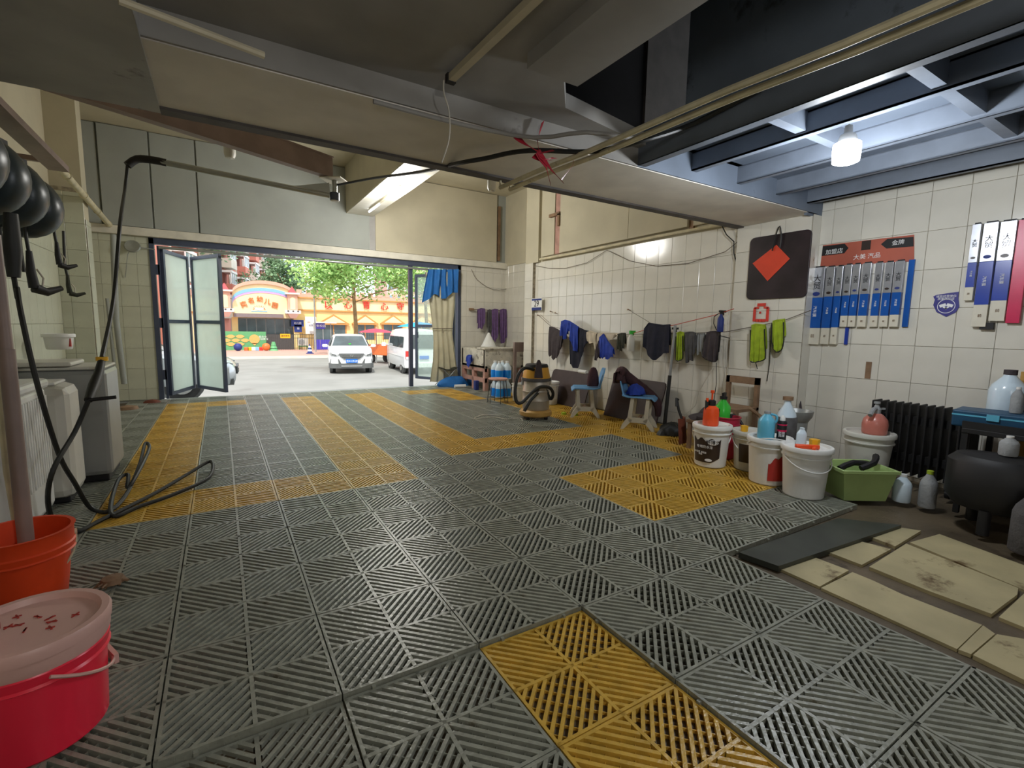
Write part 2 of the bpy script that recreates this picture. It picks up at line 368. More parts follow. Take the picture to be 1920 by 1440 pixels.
def yellow(a, b):
    if a == -2 and 3 <= b <= 12: return True
    if b == 3 and -2 <= a <= 1: return True
    if a == 1 and 3 <= b <= 12: return True
    if b == 12 and a in (-2, -1): return True
    if a == 3 and 4 <= b <= 12: return True
    if b == 4 and 3 <= a <= 8: return True
    if a in (7, 8) and -1 < b <= 10 and not (a == 7 and b > 9): return True
    if a in (6,) and b in (10, 11): return True
    if b == 12 and a in (5, 6): return True
    if 4 <= a <= 6 and b in (0, 1): return True
    return a == 1 and b in (-3, -2)
for b in range(-5, 14):
    for a in range(-3, 10):
        if b < -1 and a > 3: continue
        if b == -1 and a > 6: continue
        if a == 9 and b < 11: continue
        o = bpy.data.objects.new('grate_tile', ym if yellow(a, b) else gm); COL.objects.link(o); o.parent = floor
        z = 0
        if b < -1 and a < 2: z = -.016 if a >= 0 else -.024
        o.location = (a*.5, b*.5, z+random.uniform(-.0012, .0012)+.006*0); o.rotation_euler = (random.uniform(-.002, .002), random.uniform(-.002, .002), random.uniform(-.0015, .0015))
        if yellow(a, b): o['label'] = 'yellow plastic grate tile'
# stone slabs let into the bare corner of the floor
for k, poly in enumerate([[(690, 580), (860, 495), (970, 540), (1130, 615), (1560, 780), (1425, 910)], [(1432, 915), (1565, 785), (1630, 830), (1500, 940)],
        [(1510, 947), (1640, 835), (1786, 860), (2050, 1000), (2050, 1210)], [(430, 460), (620, 402), (840, 485), (683, 573)], [(680, 370), (880, 325), (1070, 372), (910, 458)],
        [(950, 470), (1150, 345), (1755, 585), (1750, 620), (1610, 725), (1270, 600)], [(1170, 335), (1330, 290), (1900, 500), (1786, 590)], [(1650, 740), (1800, 600), (2050, 720), (2050, 880), (1786, 795)],
        [(910, 290), (1000, 240), (1230, 275), (1090, 360)]]):
    P = [at(1300+x*.3471, 900+y*.3472, 2, -.02) for x, y in poly]
    MB().prism([(p.x, p.y) for p in P], -.036, -.022+.002*(k % 3)).build('stone_slab', 'slab', floor)
P = [at(x, y, 2, 0) for x, y in [(1385, 1036), (1572, 972), (1690, 985), (1460, 1062)]]
alone('rubber_mat', MB().prism([(p.x, p.y) for p in P], -.03, .002), 'mat_', 'dark green rubber strip lying along the edge of the grating', 'mat', smooth=False)

# ------------------------------------------------------------------ walls
def tiled(parent, axis, val, u0, u1, z0, z1, tw, th, mt, u_off=0, z_off=.17, out=-1, holes=(), jit=.0015):
    """glazed tiles, one object each, on the plane axis=val; out = side the glaze faces"""
    cache = {}
    us = [u0]+[u_off+k*tw for k in range(-60, 60) if u0+.015 < u_off+k*tw < u1-.015]+[u1]
    zs = [z0]+[z_off+k*th for k in range(-10, 20) if z0+.015 < z_off+k*th < z1-.015]+[z1]
    for i in range(len(us)-1):
        for j in range(len(zs)-1):
            a, b2, c, d = us[i], us[i+1], zs[j], zs[j+1]
            um, zm = (a+b2)/2, (c+d)/2
            if any(h[0] < um < h[1] and h[2] < zm < h[3] for h in holes): continue
            key = (round(b2-a, 3), round(d-c, 3))
            if key not in cache:
                w_, h_ = b2-a-.0028, d-c-.0028; q = MB(); e = .002
                V = [(-w_/2, 0, -h_/2), (w_/2, 0, -h_/2), (w_/2, 0, h_/2), (-w_/2, 0, h_/2)]
                V += [(x, -.006, z) for x, _, z in V[:4]]; V += [(x*(1-2*e/w_), -.008, z*(1-2*e/h_)) for x, _, z in V[:4]]
                q.add(V, [(8, 9, 10, 11)]+[(r+4, (r+1) % 4+4, (r+1) % 4+8, r+8) for r in range(4)]+[(r, (r+1) % 4, (r+1) % 4+4, r+4) for r in range(4)])
                cache[key] = q.mesh('wall_tile', mt)
            o = bpy.data.objects.new('wall_tile', cache[key]); COL.objects.link(o); o.parent = parent
            r = random.uniform(-jit, jit)
            if axis == 0:
                o.location = (val+r*out*.3, um, zm); o.rotation_euler = (random.uniform(-.004, .004), 0, (-PI/2 if out < 0 else PI/2)+random.uniform(-.004, .004))
            else:
                o.location = (um, val+r*out*.3, zm); o.rotation_euler = (random.uniform(-.004, .004), 0, random.uniform(-.004, .004))
# right wall
b = MB(); b.bb((4.56, 1.26, -.3), (4.9, 5.4, 2.34)); b.bb((4.5, .5, -.3), (4.9, 1.26, 2.3)); b.bb((4.5, 5.2, -.3), (5.06, 5.45, 2.34)); b.bb((RX2, -4, -.3), (5.0, .5, 2.6)); b.bb((5.06, 5.4, -.3), (5.4, 7.2, 4.1))
wall_r = struct('wall_right', b, 'grout')
tiled(wall_r, 0, 4.56, 1.26, 5.2, 0, 2.34, .21, .31, 'tile', .08)
tiled(wall_r, 0, 4.5, .5, 1.26, 0, 2.3, .25, .31, 'tile', .5)
tiled(wall_r, 0, 4.5, 5.2, 5.45, 0, 2.34, .25, .31, 'tile', .5)
w2 = MB().bb((RX2+.001, -3.9, -.3), (RX2+.02, .5, 2.5)).build('tile_backing', 'grout', wall_r)
tiled(w2, 0, RX2, -2.3, .5, 0, 2.42, .24, .31, 'tile', -.33)
MB().bb((5.03, 5.46, 2.5), (5.06, 7.1, 3.95)).build('wall_board', 'plaster', wall_r)
w3 = MB().bb((4.51, .499, -.3), (RX2, .505, 2.3)).build('pillar_side', 'tile', wall_r)
w4 = MB().bb((5.05, 5.45, -.3), (5.06, 7.1, 2.5)).build('recess_backing', 'grout', wall_r)
tiled(w4, 0, 5.05, 5.45, 7.1, 0, 2.5, .21, .31, 'tile', .03)
# upper right wall: cream boards above a pipe ledge
b = MB(); b.bb((4.56, 1.26, 2.34), (4.9, 5.4, 4.1)); b.bb((4.5, 5.05, 2.34), (5.06, 5.45, 4.1)); up = struct('wall_right_upper', b, 'plaster'); up.name = 'wall_right.001'
for y0, y1, o_ in ((1.26, 1.86, 0), (1.93, 2.9, .02), (2.905, 4.45, .02), (4.62, 5.0, .0)):
    MB().bb((4.52-o_, y0, 2.42), (4.56, y1, 3.9)).build('wall_board', 'plaster', up, bevel=.003)
MB().bb((4.525, 4.46, 2.42), (4.555, 4.6, 3.6)).build('bare_board', 'pwood', up, label='bare brownish board in the gap')
MB().bb((4.47, 4.44, 3.02), (4.55, 4.72, 3.07)).bb((4.47, 4.44, 2.85), (4.55, 4.49, 3.04)).build('bracket', 'wood', up)
MB().bb((4.53, 1.865, 2.38), (4.56, 1.925, 3.9)).build('batten', 'wood', up)
b = MB(); b.tube([(4.5, y, 2.37+.01*math.sin(y*3)) for y in (1.27, 2.2, 3.1, 4.0, 5.0)], .018, 8); alone('ledge_pipe', b, 'conduit', 'cream pipe along the top edge of the right wall tiles', 'pipe')
# back wall and door opening
DX0, DX1, DZ = -1.12, 3.95, 2.43
b = MB(); b.bb((LX-.2, BY, -.3), (DX0, BY+.22, 2.5)); b.bb((DX1, BY, -.3), (5.3, BY+.22, 2.5)); b.bb((LX-.2, BY, 2.5), (5.3, BY+.22, 4.1)); b.bb((DX0, BY, DZ), (DX1, BY+.22, 2.5))
b.bb((DX0, BY, -.3), (DX1, BY+.14, -.02))
wall_b = struct('wall_back', b, 'upper')
tiled(MB().bb((LX, BY-.004, 0), (DX0, BY+.01, 2.44)).build('tile_backing', 'grout', wall_b), 1, BY-.005, LX, DX0-.02, 0, 2.44, .21, .31, 'tile_left', -1.3)
tiled(MB().bb((DX1, BY-.004, 0), (5.05, BY+.01, 2.44)).build('tile_backing', 'grout', wall_b), 1, BY-.005, DX1+.04, 5.05, 0, 2.44, .21, .31, 'tile', 4.32)
MB().bb((LX, BY-.09, 2.44), (5.05, BY, 2.56)).build('lintel_strip', 'lintel', wall_b, bevel=.01)
for x0, x1, m_, d in ((LX, -1.66, 'upper', .03), (-1.64, -1.07, 'upper', .05), (-1.05, -.5, 'upper', .03), (-.48, 2.13, 'upper', .04), (2.24, 4.8, 'plaster', .04)):
    MB().bb((x0, BY-d, 2.57), (x1, BY, 3.94)).build('wall_board', m_, wall_b, bevel=.004)
MB().bb((2.13, BY-.02, 2.57), (2.24, BY, 3.2)).build('batten', 'metalp', wall_b)
MB().bb((4.83, BY-.05, 2.6), (4.88, BY, 3.72)).build('batten', 'wood', wall_b)
# left wall
b = MB(); b.bb((LX-.3, -4, -.3), (LX-.01, BY, 4.1)); b.bb((LX-.3, 5.75, -.3), (-1.62, 6.0, 4.1)); wall_l = struct('wall_left', b, 'plaster')
wl_ = MB().bb((LX-.011, .6, -.2), (LX-.004, 5.75, 2.42)).build('tile_backing', 'grout', wall_l)
tiled(wl_, 0, LX-.003, .6, 5.75, 0, 2.4, .25, .41, 'tile_left', .1, .33, out=1)
wl2 = MB().bb((LX, 5.744, -.2), (-1.62, 5.75, 2.75)).build('pillar_backing', 'grout', wall_l)
tiled(wl2, 1, 5.742, LX+.005, -1.615, 0, 2.7, .4, .31, 'tile_left', -2.6, .17)
wl3 = MB().bb((-1.621, 5.76, -.2), (-1.615, 6.0, 2.4)).build('pillar_backing', 'grout', wall_l)
tiled(wl3, 0, -1.613, 5.76, 6.0, 0, 2.4, .25, .31, 'tile_left', 6.0, .17, out=1)
# ceilings
b = MB(); b.bb((LX-.3, 1.0, 3.95), (5.4, BY+.2, 4.2)); struct('ceiling', b, 'plaster')
b = MB(); b.bb((LX-.3, -4, 4.1), (5.4, 1.0, 4.3)); b.bb((LX-.3, -4.3, -.3), (5.4, -4, 4.3)); struct('wall_front', b, 'dark')
b = MB(); b.bb((LX-.4, -4.3, 4.3), (5.6, BY+.35, 9.5)); struct('exterior_upper_storeys', b, 'upper')
b = MB(); b.bb((-.5, .5, 2.3), (4.56, 1.26, 3.95)); b.bb((LX-.01, .5, 2.4), (-.5, 1.26, 3.95)); struct('trim_1', b, 'beamc').name = 'trim_1'
MB().bb((-.5, 1.19, 2.285), (4.55, 1.275, 2.33)).build('angle_strip', 'trimd', bpy.data.objects['trim_1'])
MB().bb((-.5, .485, 2.305), (2.2, .499, 2.42)).build('front_face', 'dark', bpy.data.objects['trim_1']); MB().bb((2.2, .485, 2.305), (4.56, .499, 2.5)).build('front_face', 'bdeck', bpy.data.objects['trim_1'])
b = MB(); b.bb((LX, -.6, 2.29), (-.5, 1.27, 2.4)); o = struct('trim_2', b, 'metalp')
b = MB(); b.prism([(LX-.2, -4), (1.24, -4), (1.24, .06), (1.42, .28), (2.2, .42), (2.2, .5), (LX-.2, .5)], 2.42, 2.5); cn = struct('ceiling_near', b, 'dark'); cn.name = 'ceiling.001'
MB().bb((.95, -4, 2.355), (1.24, -.05, 2.42)).build('ceiling_rib', 'dark', cn)
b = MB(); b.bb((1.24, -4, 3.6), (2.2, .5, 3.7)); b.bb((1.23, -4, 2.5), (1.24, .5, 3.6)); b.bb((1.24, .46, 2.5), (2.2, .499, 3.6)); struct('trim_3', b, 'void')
b = MB(); b.bb((2.2, -4, 2.5), (5.0, .52, 2.56)); b.bb((4.4, .5, 2.28), (5.0, .53, 4.2)); b.bb((2.19, -4, 2.45), (2.2, .1, 3.6)); deck = struct('ceiling_deck', b, 'bdeck'); deck.name = 'ceiling.002'
def channel(x, y0, y1, z0, z1, wd, name='joist'):
    q = MB(); q.bb((x, y0, z0), (x+.012, y1, z1)); q.bb((x, y0, z0), (x+wd, y1, z0+.01)); q.bb((x, y0, z1-.01), (x+wd, y1, z1)); q.build(name, 'blues', deck)
channel(2.2, -4, .5, 2.31, 2.5, .07)
for x in (2.75, 3.3, 3.85, 4.35): channel(x, -4, .5, 2.37, 2.5, .055)
for y in (-.3, -.95, -1.6):
    for x0, x1 in ((2.27, 2.75), (2.81, 3.3), (3.36, 3.85)): 
        if (y == -.3 and x0 < 3) or y < -.9: MB().bb((x0, y-.03, 2.39), (x1, y+.03, 2.5)).build('cross_joist', 'blues', deck)
# soffit beam along Y at the back with its lit tube
b = MB(); b.bb((1.72, 1.27, 3.18), (2.2, BY-.03, 3.95)); so = struct('trim_4', b, 'plaster')
for k in range(12): MB().bb((1.725, 1.3+k*.48, 3.165), (2.195, 1.3+(k+1)*.48-.004, 3.18)).build('soffit_board', 'soffit', so)
# bifold doors are children of door_1
d1 = bpy.data.objects.new('door_1', None); COL.objects.link(d1); d1['kind'] = 'structure'
b = MB(); b.bb((DX0-.02, BY-.03, 0), (DX0+.04, BY+.1, DZ)); b.bb((DX1-.04, BY-.03, 0), (DX1+.02, BY+.1, DZ)); b.bb((DX0-.02, BY-.03, DZ-.08), (DX1+.02, BY+.1, DZ+.01)); b.bb((DX0+.07, BY, 0), (DX0+.1, BY+.05, DZ-.1))
for z in (.3, 1.1, 1.9): b.bb((DX0+.03, BY, z), (DX0+.09, BY+.05, z+.15))
b.build('door_frame', 'frame', d1)
MB().bb((2.88, BY-.02, 0), (2.95, BY+.06, DZ-.08)).build('door_post', 'frame', d1)
b = MB(); b.cyl((DX0+.1, BY-.05, DZ-.13), (DX1-.1, BY-.05, DZ-.13), .022); b.build('door_rail', 'alu', d1, True)
def leaf(p0, p1, z0, z1, zm, gm_, name='door_leaf', handle=False):
    p0, p1 = Vector((*p0, 0)), Vector((*p1, 0)); d = p1-p0; L_ = d.length; a = math.atan2(d.y, d.x); R = RZ_(a); c = lambda u, z: p0+d*(u/L_)+Vector((0, 0, z))
    q = MB(); fw = .055
    for u in (fw/2, L_-fw/2): q.box(c(u, (z0+z1)/2), (fw, .045, z1-z0), R=R)
    for z in (z0+fw/2, z1-fw/2, zm): q.box(c(L_/2, z), (L_-2*fw, .045, fw), R=R)
    if handle: q.box(c(fw*.5, 1.0)+Vector((0, -.05, 0)), (.02, .04, .12), R=R)
    o = q.build(name, 'frame', d1)
    for a0, a1 in ((z0+fw, zm-fw/2), (zm+fw/2, z1-fw)): MB().box(c(L_/2, (a0+a1)/2), (L_-2*fw, .008, a1-a0), R=R).build('pane', gm_, o)
leaf((DX0+.12, BY+.06), (-.72, BY+.95), .04, 2.3, 1.2, 'frost'); leaf((-.66, BY+.95), (-.24, BY+.12), .04, 2.3, 1.2, 'frost')
leaf((3.38, BY+1.02), (3.9, BY+.14), .04, 2.3, 1.2, 'clearg', handle=True)

# ------------------------------------------------------------------ lamps
def point(loc, e, r=.05, c=(1, .98, .95)):
    l = bpy.data.objects.new('lamp_light', bpy.data.lights.new('lamp_light', 'POINT')); COL.objects.link(l); l.location = loc
    l.data.energy = e; l.data.shadow_soft_size = r; l.data.color = c; return l
BL = at(1587, 287, 2, 2.24)
t = thing('ceiling_bulb', 'lit drum-shaped white bulb hanging under the blue-grey deck', 'bulb', BL)
b = MB(); b.lathe([(.0, -.06), (.05, -.058), (.068, -.05), (.072, .0), (.07, .05), (.05, .062)], n=24); b.build('bulb_glass', 'bulb', t, True)
b = MB(); b.lathe([(.052, .06), (.04, .1), (.022, .11), (.02, .15)], n=16); b.build('socket', 'white', t, True)
b = MB(); b.tube([(0, 0, .15), (.005, 0, .27)], .005, 6); b.build('cord', 'cable', t)
point(BL+Vector((0, 0, -.14)), BULB_W, .08, (.9, .95, 1))
t = thing('tube_lamp', 'lit slim tube lamp along the white soffit at the back', 'lamp', (1.98, 6.0, 3.13))
b = MB(); b.bb((-.02, -1.15, 0), (.02, .45, .03)); b.build('lamp_base', 'batten', t)
b = MB(); b.cyl((0, -.1, -.012), (0, .5, -.012), .014); b.build('tube', 'tube', t, True)
b = MB(); b.cyl((0, -1.16, -.01), (0, -1.1, -.01), .016); b.build('end_cap', 'bulb', t, True)
point((1.98, 5.0, 2.9), TUBE_W, .25, (1, .98, .93))
# unseen bulb added behind the camera as fill light for the interior
t = thing('ceiling_bulb', 'unseen white bulb added as fill light behind where the photographer stands', 'bulb', (.3, -3.2, 2.2))
b = MB(); b.lathe([(.0, -.06), (.05, -.058), (.07, 0), (.05, .062)], n=20); b.build('bulb_glass', 'bulb', t, True)
b = MB(); b.cyl((0, 0, .06), (0, 0, .22), .02); b.build('socket', 'white', t, True)
point((.3, -3.2, 2.0), FILL_W, .1, (1, .98, .94))

# ------------------------------------------------------------------ fixtures under the ceiling
MB().bb((2.2, .44, 2.5), (3.4, .499, 3.6)).build('dark_panel', 'trimd', deck)
for x in (0, .085):
    P0 = at(938, 352, 2, 2.235); P1 = at(1770, 0, 2, 2.235); P1 = P0+(P1-P0)*1.25
    P0.x += x; P1.x += x
    b = MB(); n = 7; b.tube([P0.lerp(P1, i/n)+Vector((0, 0, .006*math.sin(i*2.1))) for i in range(n+1)], .016, 8, sm=2)
    b.cyl(P0+Vector((0, 0, 0)), P0+Vector((0, 0, .5)), .009)
    alone('conduit_pipe', b, 'conduit', ('cream pipe slung under the dark ceiling, the one nearer the lit tube lamp' if x == 0 else 'cream pipe slung under the dark ceiling, the one nearer the tiled wall'), 'pipe', 'pair of pipes under the ceiling')
t = thing('tube_lamp', 'unlit cream batten lamp fixed to the dark ceiling', 'lamp', at(845, 148, 2, 2.39)); P1 = at(1000, 0, 2, 2.39)-t.location
b = MB(); d = P1.normalized(); b.box(P1*.75, (.035, P1.length*1.5, .03), R=RZ_(math.atan2(d.y, d.x)-PI/2)); b.build('batten', 'batten', t)
b = MB(); b.box((0, 0, 0), (.045, .03, .04)); b.build('end_cap', 'blackpl', t)
c0 = at(832, 150, 2, 2.38); b = MB(); b.tube([c0, c0+Vector((.01, .02, -.05)), at(842, 210, 1, c0.y+.05), at(842, 260, 1, c0.y+.05), at(828, 305, 1, c0.y+.05)], .0035, 6, sm=4)
alone('loose_cable', b, 'cable', 'thin white cable dangling from the unlit batten lamp', 'cable')
b = MB(); P = [at(222, 0, 2, 2.27), at(495, 104, 2, 2.27)]; b.tube(P, .014, 8); alone('cable_trunking', b, 'batten', 'cream cable trunking along the dark ceiling edge above the beam', 'trunking')
b = MB(); P = [at(700, 190, 2, 2.29), at(860, 232, 2, 2.28), at(1000, 258, 2, 2.27), at(1100, 248, 2, 2.28), at(1200, 262, 2, 2.3)]; b.tube(P, .012, 8, sm=3); alone('grey_conduit', b, 'dark', 'grey painted conduit bending round the beam by the red film', 'pipe')
for px, py, lab in ((430, 268, 'unlit bulb lamp hanging above the hose boom'), (922, 335, 'unlit bulb lamp beside the hanger of the cream pipes')):
    p = at(px, py, 2, 3.2 if px < 600 else 2.9); t = thing('bulb_lamp', lab, 'bulb', p); s = .9 if px < 600 else .75
    b = MB(); b.lathe([(.0, -.19*s), (.05*s, -.18*s), (.066*s, -.14*s), (.066*s, -.03*s), (.04*s, .02)], n=16); b.build('bulb_glass', 'white2', t, True)
    b = MB(); b.lathe([(.06*s, .0), (.045*s, .035), (.016, .05)], n=16); b.cyl((0, 0, .05), (0, 0, 3.95-p.z), .006, n=6); b.build('socket', 'wood', t, True)
# red film tied round the hose
def ribbon(b, pts, wd, tw=0, th=.002):
    pts = [Vector(p) for p in pts]; n = len(pts)-1
    def f(u, v):
        k = v*n; i = min(int(k), n-1); p = pts[i].lerp(pts[i+1], k-i); a = tw*v+1.2
        return p+Vector((math.cos(a), 0.25*math.sin(a*2), .35*math.sin(a)))*(u-.5)*wd*(.55+.45*math.sin(v*5+1)), Vector((.2, -1, .1)).normalized()
    b.sheet(f, 3, n*4, th)
Y0 = .44
b = MB(); A = lambda x, y: at(x, y, 1, Y0)
ribbon(b, [A(1018, 228), A(1008, 262), A(1010, 285)], .09, .4); ribbon(b, [A(966, 255), A(985, 270), A(1010, 285)], .1, .8); ribbon(b, [A(1008, 284), A(1024, 312), A(1032, 345)], .14, .5)
ribbon(b, [A(1010, 285), A(1035, 320), A(1056, 342)], .1, 1); ribbon(b, [A(1010, 288), A(1045, 280), A(1078, 284), A(1074, 310), A(1052, 338)], .05, .6); ribbon(b, [A(1000, 292), A(1020, 300), A(1040, 296)], .1, 2); ribbon(b, [A(1012, 290), A(1022, 302), A(1034, 300)], .09, -.6)
alone('plastic_film_knot', b, 'redfilm', 'dark red plastic film knotted round the black hose under the beam', 'plastic film')
# swing boom
ZB = 2.93; e0, e1 = at(0, 140, 2, ZB), at(622, 335, 2, ZB); dd = (e1-e0).normalized(); e0 = e0-dd*((e0.x-LX)/dd.x)
t = thing('hose_boom', 'brown steel bracket beam with a rotating grey hose boom', 'boom', (0, 0, 0))
a = math.atan2(dd.y, dd.x); R = RZ_(a); mid = (e0+e1)/2; L_ = (e1-e0).length
b = MB(); b.box(mid+Vector((0, 0, .008)), (L_, .1, .014), R=R); b.box(mid+Vector((0, -.03, .12)), (L_, .03, .22), R=R); b.box(mid+Vector((0, 0, .235)), (L_, .1, .014), R=R); b.build('bracket_beam', 'brown', t)
pm = e0.lerp(e1, .62); b = MB(); b.box(pm+Vector((-.12, -.35, .38)), (.07, 1.0, .07), R=RZ_(a+.5) @ RX_(-.55)); b.build('brace', 'brown', t)
pv = e1+Vector((.03, 0, 0)); b = MB(); b.box(pv+Vector((0, 0, -.012)), (.26, .26, .012), R=R @ RZ_(.5)); b.build('mounting_plate', 'lintel', t)
b = MB(); b.cyl(pv, pv+Vector((0, 0, -.16)), .032, n=16); b.build('swivel_neck', 'alu', t, True)
b = MB(); b.cyl(pv+Vector((0, 0, -.16)), pv+Vector((0, 0, -.25)), .055, n=20); b.lathe([(.0, -.012), (.04, -.01), (.05, 0)], pv+Vector((0, 0, -.25)), 20, 1); b.build('swivel_cap', ['frame', 'white'], t, True)
bz = pv.z-.2; ae = at(285, 300, 2, bz+.12); b = MB(); b.tube([pv+Vector((-.06, 0, -.2)), ae], .03, 12); b.build('boom_tube', 'alu', t, True)
b = MB(); q = pv+Vector((-.06, 0, -.05)); r_ = (pv+Vector((0, 0, -.2))).lerp(ae, .3); b.add([q, q+Vector((0, .01, 0)), pv+Vector((-.05, 0, -.19)), pv+Vector((-.05, .01, -.19)), r_, r_+Vector((0, .01, 0))], [(0, 2, 4), (1, 5, 3), (0, 4, 5, 1), (0, 1, 3, 2), (2, 3, 5, 4)]); b.build('gusset', 'alu', t)
b = MB(); b.tube([ae+Vector((.12, 0, -.005)), ae, ae+Vector((-.12, -.02, -.02)), ae+Vector((-.2, -.04, -.1))], .038, 10, sm=3); b.build('hose_coupling', 'blackpl', t, True)
# hose: feed to pivot and the long washing hose
b = MB(); b.tube([pv+Vector((.04, 0, -.06)), at(700, 334, 2, 2.8), at(790, 322, 2, 2.5), at(860, 306, 2, 2.25), at(910, 297, 2, 2.245), at(960, 286, 2, 2.25), at(1010, 282, 2, 2.25), at(1110, 284, 2, 2.25), at(1200, 265, 2, 2.25), at(1300, 232, 2, 2.4), at(1440, 158, 2, 2.44)], .014, 8, sm=4)
alone('feed_hose', b, 'blackrub', 'black feed hose slung from the boom swivel under the beam', 'hose')
p0 = ae+Vector((-.2, -.04, -.1)); Yh = 3.0
gun = at(192, 682, 0, -.96)
b = MB(); b.tube([p0, p0+Vector((-.03, -.05, -.25)), at(225, 420, 1, 3.1), at(213, 560, 1, 2.8), gun+Vector((0, 0, .04))], .014, 8, sm=5)
g2 = at(166, 750, 0, -.98); b.tube([g2, at(140, 810, 0, -1.05), at(100, 880, 0, -1.1), at(90, 940, 0, -1.15), onf(105, 985, .03), onf(140, 998), onf(190, 975), onf(290, 925), onf(350, 890, .03), onf(395, 865, .06), onf(392, 895, .03), onf(330, 925), onf(260, 950), onf(215, 968), onf(208, 945, .03), onf(222, 900, .06), onf(240, 890, .07), onf(240, 915, .03), onf(262, 880, .1), onf(280, 840, .12), onf(272, 832, .13), onf(262, 870, .08), onf(238, 925, .02), onf(205, 958), onf(170, 952), at(140, 905, 0, -1.08), at(110, 850, 0, -1.12), at(70, 720, 0, -1.15), at(40, 590, 0, -1.2), at(32, 540, 0, -1.25)], .013, 8, sm=5)
alone('washing_hose', b, 'blackrub', 'long black washing hose hanging from the boom and looped on the grating', 'hose')
t = thing('lance_grip', 'black spray lance grip hanging on the hose by the grey machine', 'spray gun', gun); e = g2-gun
b = MB(); b.tube([(0, 0, .03), e*.3, e*.6, e], .028, 10, rs=[.02, .026, .03, .022]); b.build('grip', 'blackrub', t, True)
b = MB(); b.cyl((0, 0, .02), (0, 0, .045), .033); b.build('collar', 'yel', t, True); b = MB(); b.cyl(e, e+Vector((.13, 0, .01)), .011); b.build('trigger_bar', 'blackpl', t, True)

# ------------------------------------------------------------------ left side machines
def boxy(name, x0, x1, y0, y1, z0, z1, mt, parent, bev=.03, smooth=False): return MB().bb((x0, y0, z0), (x1, y1, z1)).build(name, mt, parent, bevel=bev, world=True, smooth=smooth)
t = thing('chest_machine', 'big grey box machine, biggest of the three by the left wall', 'machine', (-1.45, 2.77, 0))
boxy('cabinet', -1.87, -1.02, 2.52, 3.02, .05, .84, 'greypl', t, .035); boxy('plinth', -1.83, -1.05, 2.55, 3.0, 0, .06, 'blackpl', t, .01)
boxy('top_plate', -1.86, -1.03, 2.53, 3.01, .84, .862, 'white2', t, .01); boxy('lid', -1.86, -1.2, 2.5, 2.9, .868, .9, 'white2', t, .012)
t = thing('washing_machine', 'narrow off-white washing machine between the ribbed and the grey machine', 'washing machine', (-1.5, 2.3, 0))
boxy('cabinet', -1.85, -1.14, 2.04, 2.38, .04, .78, 'white2', t, .06); boxy('lid', -1.8, -1.2, 2.08, 2.34, .78, .8, 'white', t, .01); boxy('foot', -1.8, -1.18, 2.1, 2.34, 0, .05, 'blackpl', t, .01)
t = thing('washing_machine', 'white ribbed-front washing machine nearest the photographer', 'washing machine', (-1.5, 1.72, 0))
boxy('cabinet', -1.86, -1.22, 1.3, 1.98, .04, .8, 'white', t, .035); boxy('foot', -1.8, -1.26, 1.34, 1.92, 0, .05, 'blackpl', t, .01)
b = MB()
for k in range(15): b.bb((-1.224, 1.37+k*.039, .24), (-1.21, 1.389+k*.039, .74))
b.build('rib_panel', 'white', t, world=True); boxy('top_rim', -1.87, -1.205, 1.29, 1.99, .78, .84, 'white', t, .02)
b = MB(); b.lathe([(.0, 0), (.24, 0), (.25, .02), (.0, .02)], (-1.54, 1.64, .836), 28); b.build('tub_lid', 'blackpl', t, world=True)
t = thing('white_crate', 'white panel appliance at the picture edge beside the ribbed machine', 'appliance', (-1.4, 1.1, 0))
boxy('cabinet', -1.86, -1.32, .86, 1.26, .03, .8, 'white2', t, .03); boxy('foot', -1.8, -1.38, .9, 1.22, 0, .04, 'blackpl', t, .01)

def bucket(label, loc, h, rt, rb, mt, lid=None, hand=None, rz=0, group=None, name='bucket', cat='bucket', hm='white', rims=1, inner=None):
    t = thing(name, label, cat, loc, rz, group); b = MB(); th = .006
    pr = [(.0, 0), (rb-.01, 0), (rb, .01)]
    if rims: pr += [(rb+(rt-rb)*.78, h*.8), (rt+.004, h*.81), (rt+.005, h*.83), (rt-.003, h*.84), (rt-.002, h*.97), (rt+.008, h*.975), (rt+.008, h)]
    else: pr += [(rb+(rt-rb)*.3, h*.3), (rb+(rt-rb)*.62, h*.66), (rt+.005, h*.68), (rt, h*.7), (rt+.005, h*.78), (rt, h*.8), (rt+.002, h*.97), (rt+.008, h)]
    if lid: pr += [(rt-.006, h), (rt-.01, h-.02), (0, h-.02)]
    else: pr += [(rt-.008, h), (rt-.012, h*.9), (rb-.008, .02), (0, .02)]
    b.lathe(pr, n=36); b.build('shell', mt, t, True)
    if lid: b = MB(); b.lathe([(rt+.012, h-.028), (rt+.014, h-.004), (rt+.008, h+.006), (rt-.01, h+.006), (rt-.018, h-.01), (rt-.03, h-.012), (0, h-.012)], n=36); b.build('lid', lid, t, True)
    if hand is not None:
        b = MB(); P = [(rt*1.03*math.cos(a), -math.sin(a)*rt*1.15*math.cos(hand), h*.82+math.sin(a)*rt*1.15*math.sin(hand)) for a in [PI*i/14 for i in range(15)]]
        b.tube(P, .0045, 6)
        for s_ in (-1, 1): b.cyl((s_*rt*.98, 0, h*.82), (s_*(rt*1.05), 0, h*.82), .014)
        b.build('handle', hm, t, True)
    return t
bucket('white bucket with a red label on the grey machine by the left wall', at(112, 655, 2, .903), .15, .115, .1, 'white', lid='white'); 
Q = at(112, 655, 2, .903); b = MB(); b.bb((.08, -.06, .03), (.1, -.03, .11)); b.build('red_label_strip', 'redlab', [o for o in bpy.data.objects if o.name.startswith('bucket') and o.get('label', '').startswith('white bucket with a red label on the grey')][0])
